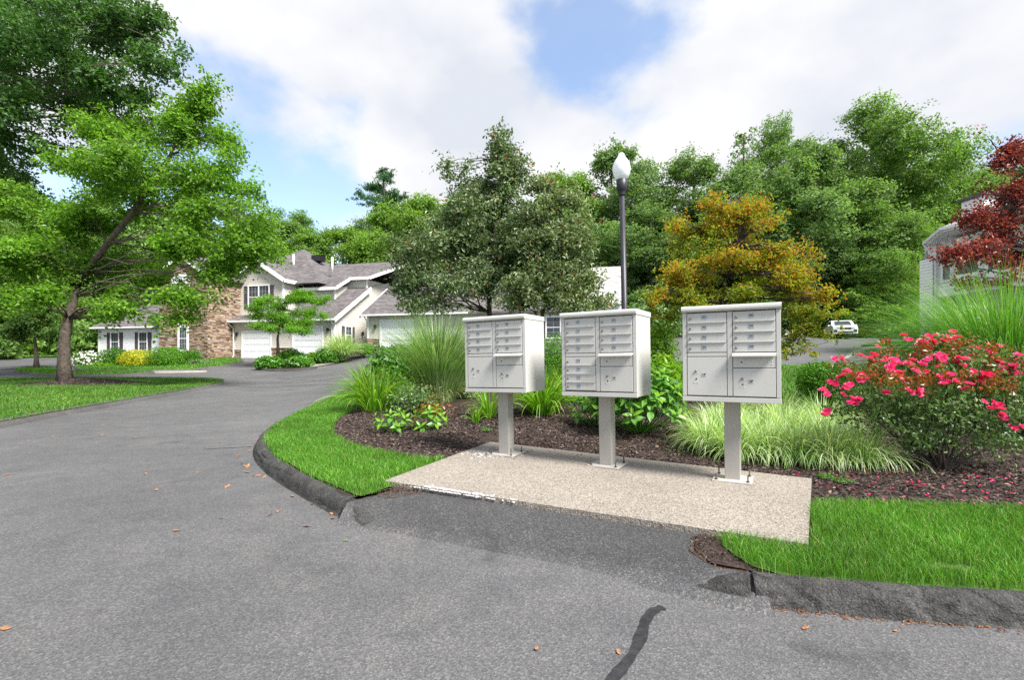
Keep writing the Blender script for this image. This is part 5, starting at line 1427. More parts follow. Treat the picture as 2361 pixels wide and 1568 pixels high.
# plum trees behind the mailboxes
PY = 15.0
p0_ = at(1135, 880, PY); pb0 = (p0_.x, PY, isl(p0_.x, PY))
ptr = [pb0, tuple(at(1130, 800, PY)), tuple(at(1128, 720, PY)), tuple(at(1130, 640, PY)), tuple(at(1138, 560, PY)), tuple(at(1148, 460, PY)), tuple(at(1156, 370, PY))]
pbl = [PB(1100, 570, PY + .2, 120, 70), PB(1160, 500, PY + .2, 70, 60), PB(1150, 620, PY + .3, 110, 60), PB(1158, 385, PY, 40, 60), PB(1155, 345, PY, 26, 45), PB(1160, 440, PY, 50, 45), PB(1085, 455, PY, 42, 40), PB(1158, 400, PY, 48, 70), PB(1080, 430, PY, 45, 60), PB(1150, 330, PY, 22, 40), PB(1110, 510, PY, 110, 60), PB(1010, 550, PY - .5, 85, 60), PB(965, 608, PY - .5, 62, 55), PB(935, 658, PY - .6, 42, 42), PB(1040, 640, PY - .8, 95, 55), PB(1190, 560, PY, 85, 60), PB(1170, 650, PY, 75, 55), PB(1030, 390, PY, 14, 40), PB(1200, 430, PY, 25, 50), PB(985, 700, PY - .8, 60, 26)]
make_tree('plum_tree', 'dark bronze-green plum tree with a tall centre and a few red leaves', 'tree', pb0, ptr, 0.11, split(pbl, 2, 3, 0.5, 0.95), 2200, 17, 0.32, 0.115, M['plum'], M['bark_dark'], 43, twigs=300, limb_start=1, limb_r=0.22, flat=0.8, up=0.4, outw=0.4, rnd=0.9, aspect=0.5, inner=0.1)
QY = 13.6
q0 = at(1250, 880, QY); qb0 = (q0.x, QY, isl(q0.x, QY))
qtr = [qb0, tuple(at(1249, 800, QY)), tuple(at(1247, 740, QY)), tuple(at(1260, 690, QY)), tuple(at(1275, 620, QY)), tuple(at(1290, 540, QY)), tuple(at(1290, 470, QY))]
qbl = [PB(1270, 560, QY + .3, 85, 85), PB(1260, 660, QY + .3, 95, 45), PB(1290, 470, QY, 70, 55), PB(1320, 550, QY, 65, 60), PB(1260, 560, QY + .5, 80, 60), PB(1345, 630, QY - .2, 50, 60), PB(1280, 640, QY - .3, 90, 55), PB(1200, 690, QY - .4, 80, 34), PB(1320, 690, QY - .3, 65, 32), PB(1250, 420, QY, 30, 28)]
make_tree('plum_tree', 'paler olive plum tree on a slim trunk just left of the lamp post', 'tree', qb0, qtr, 0.075, split(qbl, 2, 4, 0.5, 0.95), 1400, 17, 0.31, 0.115, M['plum2'], M['bark_dark'], 44, twigs=220, limb_start=2, limb_r=0.25, flat=0.8, up=0.4, outw=0.4, rnd=0.9, aspect=0.45, inner=0.1)

# japanese maple
MY = 8.8
m0_ = at(1668, 900, MY); mb0 = (m0_.x, MY, isl(m0_.x, MY))
mtr = [mb0, tuple(at(1668, 830, MY)), tuple(at(1662, 770, MY)), tuple(at(1664, 700, MY)), tuple(at(1672, 640, MY)), tuple(at(1690, 570, MY))]
mtop = [PB(1680, 505, MY, 75, 28), PB(1730, 480, MY, 48, 16), PB(1620, 535, MY, 68, 20), PB(1570, 520, MY - .2, 35, 14), PB(1790, 510, MY + .3, 38, 20), PB(1640, 600, MY - .4, 85, 22), PB(1760, 600, MY - .3, 85, 24), PB(1850, 585, MY, 38, 14), PB(1560, 650, MY - .3, 62, 24), PB(1820, 645, MY - .3, 72, 22), PB(1720, 560, MY + .5, 75, 28), PB(1530, 690, MY - .5, 38, 16), PB(1880, 690, MY - .5, 50, 20)]
mlow = [PB(1600, 690, MY, 95, 38), PB(1740, 680, MY + .2, 110, 40), PB(1840, 730, MY - .4, 58, 40), PB(1870, 770, MY - .6, 45, 28), PB(1860, 812, MY - .7, 42, 26), PB(1540, 730, MY - .2, 60, 28), PB(1680, 620, MY + .5, 110, 40), PB(1820, 790, MY - .4, 40, 40), PB(1900, 720, MY - .6, 38, 20)]
mlow += [PB(1905, 742, MY - .5, 34, 24), PB(1920, 772, MY - .6, 22, 16), PB(1650, 600, MY + .3, 105, 85), PB(1755, 630, MY + .3, 110, 80), PB(1700, 520, MY + .3, 70, 45), PB(1570, 680, MY + .1, 75, 50), PB(1830, 690, MY, 75, 50)]
rngm = np.random.default_rng(77)
V1, F1, _, _ = crown(split(mlow, 4, 6, 0.5), 1150, 17, 0.14, 0.062, rngm, flat=0.5, up=0.7, outw=0.3, rnd=0.7, aspect=0.4, inner=0.1, curl=0.2)
make_tree('japanese_maple', 'layered orange and green maple behind the mailbox nearest the kerb', 'tree', mb0, mtr, 0.07, split([b[:5] + (b[5] * 1.5,) for b in mtop], 4, 5, 0.5), 900, 17, 0.19, 0.062, M['maple'], M['bark_dark'], 45, twigs=300, limb_start=1, limb_r=0.25, extra=[('lower_crown', (V1, F1), M['maple_under'])], flat=0.75, up=0.7, outw=0.3, rnd=0.75, aspect=0.4, inner=0.1, curl=0.2)

# red-leaved tree at the right edge
RY = 11.0
r0_ = at(2420, 880, RY); rb0 = (r0_.x, RY, isl(r0_.x, RY))
rtr = [rb0, tuple(at(2415, 780, RY)), tuple(at(2405, 680, RY)), tuple(at(2395, 580, RY)), tuple(at(2390, 480, RY)), tuple(at(2385, 400, RY))]
rbl = [PB(2330, 470, RY, 75, 80), PB(2340, 560, RY, 85, 60), PB(2260, 570, RY - .4, 55, 55), PB(2310, 400, RY, 40, 45), PB(2360, 370, RY, 50, 40), PB(2210, 580, RY - .5, 40, 34), PB(2270, 335, RY, 20, 30), PB(2420, 450, RY, 90, 110), PB(2440, 580, RY, 100, 70), PB(2290, 640, RY - .4, 55, 30), PB(2350, 470, RY + .3, 70, 90), PB(2330, 350, RY, 40, 30), PB(2255, 500, RY, 40, 45)]
make_tree('red_leaved_tree', 'airy dark red-leaved tree in front of the white house', 'tree', rb0, rtr, 0.08, split(rbl, 2, 7, 0.5, 0.95), 1300, 12, 0.24, 0.082, M['redtree'], M['bark_dark'], 46, twigs=240, limb_start=1, limb_r=0.2, flat=0.8, up=0.4, outw=0.3, rnd=0.9, aspect=0.5, inner=0.1)

# dogwood in the bed before the garages
DY = 36.5
d0_ = at(641, 828, DY); db0 = (d0_.x, DY, isl(d0_.x, DY))
dtr = [db0, tuple(at(641, 800, DY)), tuple(at(640, 782, DY)), tuple(at(643, 760, DY)), tuple(at(648, 730, DY)), tuple(at(652, 700, DY))]
dbl = [PB(690, 688, DY, 48, 15), PB(640, 702, DY, 48, 18), PB(735, 697, DY, 36, 11), PB(600, 726, DY - .5, 42, 14), PB(650, 733, DY - .5, 60, 17), PB(710, 722, DY, 45, 15), PB(590, 752, DY - .5, 36, 9), PB(675, 752, DY - .6, 55, 12), PB(725, 745, DY - .4, 35, 11), PB(610, 693, DY + .4, 24, 9)]
make_tree('dogwood_tree', 'small layered bright green tree in the bed before the garages', 'tree', db0, dtr, 0.13, split([b[:5] + (b[5] * 1.5,) for b in dbl], 3, 8, 0.5), 760, 28, 0.45, 0.13, M['dogwood'], M['bark_dark'], 47, twigs=120, limb_start=2, limb_r=0.22, flat=0.6, up=0.9, outw=0.2, rnd=0.5, aspect=0.55, inner=0.1)
# low spreading tree by the upper drive
SY = 46.0
s0_ = at(2033, 772, SY); sb0 = (s0_.x, SY, hgt(s0_.x, SY) + 0.1)
strk = [sb0, tuple(at(2030, 762, SY)), tuple(at(2022, 745, SY)), tuple(at(2018, 725, SY)), tuple(at(2020, 700, SY))]
sbl = [PB(2030, 675, SY, 60, 24), PB(1985, 690, SY, 42, 24), PB(2075, 690, SY, 40, 26), PB(2010, 715, SY - .5, 60, 22), PB(2060, 722, SY - .5, 45, 18), PB(1970, 725, SY, 28, 16)]
make_tree('cherry_tree', 'low rounded pale green tree on a tiny island by the upper drive', 'tree', sb0, strk, 0.16, split(sbl, 3, 9, 0.5), 480, 26, 0.55, 0.26, M['wood2'], M['bark'], 48, twigs=60, limb_start=1, limb_r=0.3, flat=0.4, up=0.8, outw=0.4, rnd=0.6)
# small tree on the island at far left
LY = 33.0
l0 = hit(84, 850, 0.12); lb0 = (l0.x, l0.y, l0.z)
LY = l0.y
ltr = [lb0, tuple(at(84, 825, LY)), tuple(at(82, 800, LY)), tuple(at(80, 770, LY)), tuple(at(78, 740, LY))]
lbl = [PB(80, 740, LY, 50, 30), PB(45, 765, LY, 40, 24), PB(115, 765, LY, 40, 22), PB(80, 700, LY, 45, 30)]
make_tree('young_tree', 'small green tree on the island by the far road bend', 'tree', lb0, ltr, 0.16, lbl, 330, 26, 0.45, 0.22, M['wood1'], M['bark'], 49, twigs=50, limb_start=1, limb_r=0.4, flat=0.6)

# ---- the wood behind: three kinds of tree, then copies, each at its own place and size
def wood_proto(name, label, base, hgt_, blobs, nclump, per, cr, leaf, mat, seed, **kw):
    x, y, z = base
    tr = [(x, y, z + hgt_ * k) for k in (0, 0.15, 0.3, 0.5, 0.7, 0.88)]
    bl = [(x + b_[0], y + b_[1], z + b_[2], b_[3], b_[3], b_[4]) for b_ in blobs]
    return make_tree(name, label, 'tree', base, tr, hgt_ * 0.018, split(bl, 2, seed, 0.5, 1.0), nclump, per, cr, leaf, M[mat], M['bark'], seed, 'trees of the wood behind the houses', twigs=70, limb_start=1, limb_r=0.2, **kw)
def gnd(px, Y): x = (px - CX) / F * Y; return (x, Y, hgt(x, Y) - 0.6)
def lobes(seed, W, H, n):
    rg = random.Random(seed); out = []
    for i in range(n):
        t = (i + 0.5) / n; z = H * (0.14 + 0.80 * t); w = W * math.sqrt(max(0.05, 1 - ((t - 0.42) / 0.66) ** 2))
        a = i * 2.4 + rg.uniform(-.5, .5); rr = w * rg.uniform(0.35, 0.75) * (0.25 if t > 0.88 else 1)
        r = W * rg.uniform(0.30, 0.46) * (0.75 if t > 0.8 else 1); out.append((math.cos(a) * rr, math.sin(a) * rr, z, r, r * rg.uniform(0.55, 0.8)))
    return out
K1 = wood_proto('broadleaf_tree', 'tallest full-crowned tree of the wood, just left of the white house', gnd(2010, 58), 27.5, lobes(3, 9.5, 27.5, 26), 3500, 26, 1.05, 0.34, 'wood1', 51, flat=0.7, up=0.8, outw=0.8, rnd=0.65, inner=0.4, gap=0.2)
K2 = wood_proto('broadleaf_tree', 'cool green woodland tree rising behind the street lamp', gnd(1410, 62), 24.5, lobes(5, 7.5, 24.5, 22), 2900, 26, 1.0, 0.34, 'wood3', 52, flat=0.7, up=0.8, outw=0.8, rnd=0.65, inner=0.4, gap=0.2)
K3 = wood_proto('broadleaf_tree', 'fresh green woodland tree just right of the first house roof', gnd(960, 62), 19.5, lobes(8, 7.0, 19.5, 20), 2500, 26, 0.98, 0.34, 'wood2', 53, flat=0.7, up=0.8, outw=0.8, rnd=0.65, inner=0.4, gap=0.2)
for pr, px, Y, sc, vs, rz, lb in (
    (K2, 1880, 52, 1.0, 0.86, 1.0, 'woodland tree in front of the tallest one, right of the orange maple'),
    (K1, 2150, 62, 0.95, 0.88, 2.1, 'woodland tree whose crown meets the white house roof'),
    (K2, 1600, 60, 1.15, 0.93, 2.6, 'woodland tree between the lamp and the tallest tree'),
    (K1, 1800, 66, 0.72, 1.08, 4.0, 'narrow woodland tree forming the left shoulder of the tallest crown'),
    (K2, 1730, 54, 0.9, 0.62, 5.0, 'low woodland tree directly behind the orange maple top'),
    (K2, 1500, 53, 0.9, 0.60, 3.3, 'low dark woodland tree at the foot of the lamp post'),
    (K1, 1995, 50, 0.62, 0.50, 0.6, 'low woodland tree right above the parked car'),
    (K3, 1290, 66, 1.0, 1.15, 2.2, 'woodland tree rising over the pale plum tree'),
    (K3, 1090, 68, 1.1, 1.02, 1.1, 'woodland tree hidden behind the dark plum tree top'),
    (K3, 790, 66, 0.95, 0.88, 0.7, 'woodland tree over the right shoulder of the stone house roof'),
    (K1, 660, 68, 0.85, 0.72, 3.0, 'dark woodland tree above the stone house ridge'),
    (K1, 520, 64, 0.8, 0.75, 1.7, 'woodland tree behind the stone gable'),
    (K2, 380, 60, 0.9, 0.72, 0.2, 'woodland tree behind the low white wing'),
    (K1, 250, 56, 0.8, 0.70, 5.2, 'woodland tree just left of the low white wing'),
    (K3, 130, 52, 0.85, 0.75, 4.4, 'woodland tree behind the far road bend'),
    (K2, 20, 50, 0.9, 0.80, 3.9, 'woodland tree at the far left beyond the road'),
    (K3, -90, 46, 0.9, 0.85, 2.9, 'woodland tree at the left picture edge beyond the road'),
    (K1, -260, 40, 0.8, 0.75, 0.9, 'woodland tree outside the left picture edge, nearest the road'),
    (K2, -480, 38, 0.85, 0.8, 1.9, 'woodland tree well outside the left picture edge'),
    (K3, -760, 36, 0.85, 0.85, 2.4, 'outermost woodland tree beyond the left picture edge'),
    (K2, 2260, 66, 1.0, 0.92, 4.6, 'woodland tree rising behind the red-leaved tree'),
    (K1, 2400, 60, 0.9, 0.85, 1.3, 'woodland tree at the right picture edge behind the white house'),
    (K2, 900, 72, 0.9, 0.86, 3.6, 'woodland tree left of the dark plum tree, below the pine')):
    copy_tree(pr, gnd(px, Y), (sc, vs), rz, lb)
# pine above the roofs
pn0 = gnd(885, 70)
pnb = [(pn0[0] + math.cos(k * 2.4) * r_, pn0[1] + math.sin(k * 2.4) * r_, pn0[2] + z_, w_, w_, 0.75) for k, (z_, r_, w_) in enumerate([(8, 3, 3.2), (10, 3.2, 3), (12, 3, 3), (14, 3, 2.8), (15.5, 2.6, 2.7), (17, 2.6, 2.4), (18.5, 2.3, 2.2), (20, 2.0, 2.0), (21.3, 1.7, 1.8), (22.6, 1.3, 1.5), (23.8, 0.9, 1.2), (24.8, 0.4, 0.8)])]
make_tree('pine_tree', 'dark pine rising above the roofs left of the plum tree', 'tree', pn0, [(pn0[0], pn0[1], pn0[2] + 25 * k) for k in (0, .2, .4, .6, .8, 1)], 0.4, pnb, 520, 40, 0.9, 0.55, M['pine'], M['bark'], 54, twigs=60, limb_start=1, limb_r=0.2, flat=0.3, aspect=0.16, up=0.5, rnd=0.8)
# thin bare-topped tree between the crowns
tn = gnd(1715, 58)
make_tree('thin_tree', 'thin sparse treetop showing sky between two full crowns', 'tree', tn, [(tn[0], tn[1], tn[2] + 24 * k) for k in (0, .3, .6, .8, .9, 1)], 0.25, [(tn[0] + dx, tn[1], tn[2] + z_, r_, r_, 1.4) for dx, z_, r_ in ((0, 24, 0.9), (0.8, 22.5, 1.2), (-0.8, 21.5, 1.2), (0.5, 20, 1.5), (-0.5, 18.5, 1.6))], 70, 16, 0.7, 0.32, M['wood3'], M['bark'], 55, twigs=60, limb_start=2, limb_r=0.3)
# shrubs and saplings at the edge of the wood
rgw = random.Random(9)
for k, (px, Y, w, h, mt, lb) in enumerate((
    (195, 47, 3.4, 3.4, 'wood1', 'rounded shrub touching the left corner of the low white wing'), (150, 50, 3.0, 2.6, 'wood3', 'leafy shrub left of the rounded one by the white wing'),
    (30, 46, 3.6, 2.6, 'wood2', 'broad shrub at the far left above the road'), (105, 52, 3.4, 2.8, 'wood3', 'dark shrub behind the young tree at the road bend'), (-40, 42, 3.0, 2.6, 'wood1', 'shrub at the left picture edge beyond the road'),
    (1480, 46, 4.2, 3.0, 'wood3', 'broad shrub right of the lamp post at the edge of the wood'), (1580, 50, 4.4, 3.0, 'wood3', 'shrub at the wood edge behind the orange maple'), (1900, 52, 3.5, 2.4, 'wood3', 'dark shrub behind the parked car'),
    (2090, 52, 4.0, 2.6, 'wood3', 'dark shrub behind the picket fence'), (1990, 49, 2.2, 0.8, 'gold', 'low yellow-edged plants right of the parked car'), (2110, 44, 2.2, 1.4, 'wood2', 'rounded shrub beside the upper walk'), (1400, 44, 3.0, 2.4, 'wood1', 'shrub beside the pale roof below the lamp'))):
    x = (px - CX) / F * Y; g = hgt(x, Y)
    bush('woodland_shrub', lb, 'shrub', (x, Y, g + h * 0.5), (w, w * 0.8, h * 0.62), 2600, 0.42, M[mt], 300 + k, 'shrubs along the edge of the wood', zfloor=g, lump=0.25, stems=False, aspect=0.6)

# ================================================================== plants in the mailbox bed
def g_(px, Y): x = (px - CX) / F * Y; return (x, Y, bz(x, Y))
# daylilies
def daylily(label, px, Y, n, L, seed, spread=1.0, br=0.16, mat='daylily'):
    return clump('daylily', label, 'plant', g_(px, Y), [('leaves', dict(n=n, length=L, spread=spread, width=0.024, arch=1.35, lean=(0.05, 1.15), seg=7, base_r=br, center=(0, 0, 0)))], [M[mat]], seed, 'daylily clumps in the bed')
daylily('largest daylily clump, by the grass strip left of the tall grass', 868, 9.6, 330, 1.12, 401, 1.0, 0.28)
daylily('daylily clump at the road edge, behind the largest one', 850, 11.8, 200, 1.05, 406, 1.0, 0.25)
daylily('daylily clump between the first and middle mailbox posts', 1252, 8.1, 300, 0.92, 402, 1.1, 0.20)
daylily('daylily clump behind the one between the posts', 1315, 9.4, 180, 0.85, 403, 1.0, 0.2)
daylily('thin daylily tuft just left of the first mailbox post', 1128, 8.0, 70, 0.75, 404, 1.0, 0.08)
daylily('tiny daylily shoot in the mulch left of the first post', 1098, 7.6, 26, 0.32, 405, 0.8, 0.05)
# tall grasses
clump('ornamental_grass', 'tall arching pale grass left of the first mailbox', 'ornamental grass', g_(1012, 10.2), [('leaves', dict(n=1700, length=2.15, spread=0.62, width=0.011, arch=1.5, lean=(0.02, 1.0), seg=8, base_r=0.34)), ('dry_leaves', dict(n=160, length=1.0, spread=1.0, width=0.010, arch=1.9, lean=(0.3, 1.1), seg=6, base_r=0.36))], [M['miscanthus'], M['straw']], 411, 'tall ornamental grasses')
clump('ornamental_grass', 'huge arching green grass above the roses at the right edge', 'ornamental grass', g_(2330, 7.7), [('leaves', dict(n=9500, length=2.75, spread=1.1, width=0.0078, arch=1.95, lean=(0.10, 1.0), seg=8, base_r=0.62, lenvar=0.3)), ('pale_leaves', dict(n=420, length=2.7, spread=0.95, width=0.009, arch=1.45, lean=(0.1, 1.0), seg=8, base_r=0.4))], [M['miscanthus2'], M['miscanthus']], 412, 'tall ornamental grasses')
# variegated low grass
vg = [(1635, 5.9), (1700, 5.55), (1770, 5.5), (1840, 5.35), (1915, 5.25), (1985, 5.2), (1660, 6.6), (1740, 6.4), (1815, 6.3), (1890, 6.2), (1700, 7.3), (1800, 7.2), (1900, 7.1)]
vl = ['leftmost of the front row of pale striped grass, right of the broad-leaved shrub', 'second striped grass tuft in the front row, just left of the nearest post', 'striped grass tuft directly behind the nearest mailbox post', 'front striped grass tuft right of the nearest post', 'front striped grass tuft before the round shrub', 'rightmost front striped grass tuft touching the roses',
      'leftmost of the middle row of striped grass', 'middle row striped grass behind the nearest post', 'middle row striped grass right of the nearest mailbox', 'middle row striped grass at the left side of the roses', 'back row striped grass under the nearest mailbox', 'back row striped grass below the maple', 'back row striped grass before the round shrub']
for k, ((px, Y), lb) in enumerate(zip(vg, vl)):
    clump('striped_grass', lb, 'ornamental grass', g_(px, Y), [('leaves', dict(n=520, length=0.62, spread=1.1, width=0.0085, arch=1.9, lean=(0.05, 1.15), seg=6, base_r=0.18))], [M['varieg']], 420 + k, 'pale striped grass tufts behind the slab')
# broad-leaved shrub: every leaf a piece of its own
def broad_leaf(name, mat, w=0.5):
    L = 1.0; b = MB(); rows = [(0, 0.02), (0.12, 0.16), (0.3, 0.25), (0.5, 0.26), (0.7, 0.19), (0.87, 0.09), (1.0, 0.0)]
    c = [(0, x * L, -0.16 * x * x + 0.06 * x) for x, _ in rows]
    for i in range(len(rows) - 1):
        for sd in (-1, 1):
            a, d = rows[i], rows[i + 1]
            q = [c[i], (sd * a[1] * w * 2, a[0], c[i][2] + a[1] * 0.28), (sd * d[1] * w * 2, d[0], c[i + 1][2] + d[1] * 0.28), c[i + 1]]
            b.poly(q if sd < 0 else q[::-1], True)
    me = b.mesh(name, 0, False); me.materials.append(mat); return me
BL, BLT = broad_leaf('leaf', M['hydra']), broad_leaf('leaf', M['hydra_tip'], 0.42)
def broad_shrub(name, label, base, rx, h, nros, seed, leaf=0.16, group=None, cap=290, pairs=4, body=0):
    e = empty(name, base, label, 'shrub', group); rg = random.Random(seed); n = 0; sb = MB()
    for i in range(nros):
        u = (i + 0.5) / nros; th = i * 2.39996; el = math.acos(1 - 1.15 * u) if u < 0.87 else 1.55
        d = Vector((math.sin(el) * math.cos(th), math.sin(el) * math.sin(th), math.cos(el)))
        p = Vector((d.x * rx, d.y * rx * 0.85, h * (0.40 + 0.62 * d.z))) * rg.uniform(0.88, 1.05)
        if el > 1.3: p.z = h * rg.uniform(0.2, 0.42)
        ax = (d + Vector((0, 0, 0.9))).normalized()
        sb.tube(wiggle((d.x * 0.05, d.y * 0.05, 0), p - ax * 0.02, rg, 3, 0.05), [0.009, 0.008, 0.006, 0.004], 5, False)
        q0 = ax.to_track_quat('Z', 'Y'); a0 = rg.uniform(0, 6.28)
        for tier in range(pairs):
            for k in range(2):
                if n >= cap: break
                a = a0 + tier * 1.57 + k * math.pi + rg.uniform(-.25, .25)
                tip = tier == pairs - 1; s = leaf * (0.62 if tip else 1.0 - 0.06 * tier) * rg.uniform(0.85, 1.15)
                elv = R(48 if tip else 18 - 22 * (pairs - 1 - tier) / pairs) + rg.uniform(-.15, .15)
                o = mobj('leaf', BLT if tier >= pairs - 2 else BL, None, e)
                o.rotation_mode = 'QUATERNION'
                o.rotation_quaternion = q0 @ Matrix.Rotation(a, 3, 'Z').to_quaternion() @ Matrix.Rotation(elv, 3, 'X').to_quaternion()
                o.location = p - ax * (pairs - 1 - tier) * leaf * 0.24; o.scale = (s, s, s); n += 1
    sb.build('stems', M['shrub'], e)
    if body:
        r2 = np.random.default_rng(seed); d_ = unit(r2.normal(size=(body, 3))); d_[:, 2] = np.abs(d_[:, 2]) * 1.0
        C_ = d_ * r2.uniform(0.5, 0.95, (body, 1)) * np.array([rx, rx * 0.85, h * 0.62]) + np.array([0, 0, h * 0.32])
        V_, F_ = leaf_arrays(C_, unit(d_ * 0.8 + np.array([[0, 0, .5]]) + r2.normal(size=C_.shape) * .5), leaf * 0.8, r2, 0.55, curl=0.15)
        q_ = mobj('inner_foliage', mesh_np('inner_foliage', V_, F_), M['hydra'], e); q_['kind'] = 'stuff'
    return e
broad_shrub('broad_leaved_shrub', 'broad-leaved green shrub between the middle and nearest mailbox posts', g_(1475, 6.75), 0.68, 1.02, 40, 501, 0.165, body=420)
broad_shrub('broad_leaved_shrub', 'small broad-leaved shrub in shade left of the middle mailbox post', g_(1372, 7.3), 0.36, 0.58, 14, 502, 0.14, body=90)
# leafy ground plants in the mulch on the left
broad_shrub('hosta', 'low leafy plant with a yellow flower at the mulch edge by the grass strip', g_(905, 7.2), 0.30, 0.32, 12, 503, 0.13, 'low leafy plants in the mulch', pairs=3)
broad_shrub('hosta', 'low leafy plant right of the yellow-flowered one, before the roses', g_(992, 7.3), 0.26, 0.34, 11, 504, 0.135, 'low leafy plants in the mulch', pairs=3)
# rounded shrubs
def bsh(name, label, px, py, Y, rx, ry, n, leaf, mat, seed, power=2.0, **kw):
    c = at(px, py, Y); k = Y / F
    return bush(name, label, 'shrub', tuple(c), (rx * k, rx * k * 0.9, ry * k), n, leaf, M[mat], seed, None, power, zfloor=bz(c.x, c.y) if Y < 20 else isl(c.x, c.y), **kw)
bsh('boxwood', 'dense rounded boxwood between the first and middle mailboxes', 1285, 830, 10.6, 52, 62, 5200, 0.042, 'box_hedge', 511, 2.3, lump=0.08)
bsh('leafy_shrub', 'glossy leafy shrub at the road edge behind the daylilies', 905, 845, 14.5, 62, 50, 2600, 0.13, 'shrub', 512, lump=0.2)
bsh('leafy_shrub', 'bright yellow-green shrub between the middle and nearest mailboxes', 1520, 815, 8.9, 42, 85, 4200, 0.055, 'spirea', 513, lump=0.25, shell=0.6)
bsh('leafy_shrub', 'bright leafy shrub behind the broad-leaved shrub', 1520, 880, 7.9, 50, 55, 2600, 0.07, 'spirea', 514, lump=0.25)
bsh('boxwood', 'round green shrub between the nearest mailbox and the roses', 1892, 882, 8.6, 52, 48, 4600, 0.05, 'box_hedge', 515, 2.2, lump=0.1)
bsh('rose_scrub', 'straggly low rose with reddish tips in front of the tall grass', 962, 925, 8.8, 70, 40, 1300, 0.06, 'rose_leaf', 516, lump=0.3, shell=0.45)
bsh('rose_scrub', 'reddish young rose shoots beside the straggly rose', 1000, 945, 8.3, 52, 30, 360, 0.055, 'rose_young', 517, lump=0.3, shell=0.45)
bsh('leafy_shrub', 'low green shrub behind the tall pale grass', 1085, 905, 10.5, 40, 30, 900, 0.06, 'rose_leaf', 518, lump=0.2)

# ---- the rose bush
RBY = 5.0
rbx = (2150 - CX) / F * RBY; RB0 = (rbx, RBY, bz(rbx, RBY))
RO = empty('rose_bush', RB0, 'large rose bush covered in pink blooms right of the slab', 'rose bush')
rng = np.random.default_rng(61)
rblobs = [PB(2010, 880, RBY, 85, 60), PB(2100, 850, RBY + .1, 100, 55), PB(2200, 840, RBY, 105, 55), PB(2310, 870, RBY - .1, 95, 60), PB(2390, 900, RBY, 80, 70), PB(2060, 950, RBY, 110, 55), PB(2180, 930, RBY - .2, 130, 70), PB(2300, 960, RBY - .1, 120, 70), PB(2120, 1000, RBY, 120, 40), PB(2250, 1010, RBY, 120, 35), PB(1975, 950, RBY, 55, 40)]
V, Fa, P, idx = crown(rblobs, 640, 12, 0.10, 0.044, rng, flat=0.9, up=0.55, outw=0.35, rnd=0.8, aspect=0.62, inner=0.1)
mobj('foliage', mesh_np('foliage', V - np.array(RB0), Fa), M['rose_leaf'], RO)
tops = [PB(1990, 850, RBY, 75, 34), PB(2090, 820, RBY + .05, 95, 32), PB(2200, 805, RBY, 100, 34), PB(2310, 825, RBY - .1, 95, 36), PB(2390, 850, RBY, 80, 50), PB(2100, 870, RBY - .35, 120, 26), PB(2280, 880, RBY - .35, 120, 28)]
V, Fa, P2, _ = crown(tops, 190, 12, 0.09, 0.046, rng, flat=0.8, up=0.5, outw=0.3, rnd=0.8, aspect=0.55, inner=0.2)
mobj('young_foliage', mesh_np('young_foliage', V - np.array(RB0), Fa), M['rose_young'], RO)
sb = MB(); rg = random.Random(62)
for k in range(46):
    a = rg.uniform(0, 6.28); p = Vector(P[rng.integers(len(P))] - np.array(RB0))
    sb.tube(wiggle((math.cos(a) * 0.09, math.sin(a) * 0.09, -0.03), p, rg, 5, 0.035), [0.011, 0.009, 0.008, 0.006, 0.004, 0.003], 5, False)
sb.build('stems', M['bark_dark'], RO)
def rose_mesh(seed):
    r_ = random.Random(seed); b = MB()
    for ring_, (n_, rad, tilt_, sz) in enumerate(((6, 0.55, 0.35, 0.62), (5, 0.34, 0.75, 0.5), (4, 0.16, 1.15, 0.36))):
        for k in range(n_):
            a = 2 * math.pi * k / n_ + ring_ * 0.4 + r_.uniform(-.15, .15); t = tilt_ + r_.uniform(-.2, .2); s = sz * r_.uniform(.85, 1.15)
            d = Vector((math.cos(a), math.sin(a), 0)); sd = Vector((-d.y, d.x, 0)); up_ = Vector((0, 0, 1)); o_ = d * (math.cos(t)) + up_ * math.sin(t)
            c0 = d * rad * 0.25
            b.poly([c0 - sd * s * 0.2, c0 + sd * s * 0.2, c0 + o_ * s * 0.75 + sd * s * 0.52, c0 + o_ * s * 1.05 + up_ * 0.05, c0 + o_ * s * 0.75 - sd * s * 0.52], False)
    me = b.mesh('flower', 0, False); me.materials.append(M['petal']); return me
RM_ = [rose_mesh(k) for k in range(4)]
spots = []
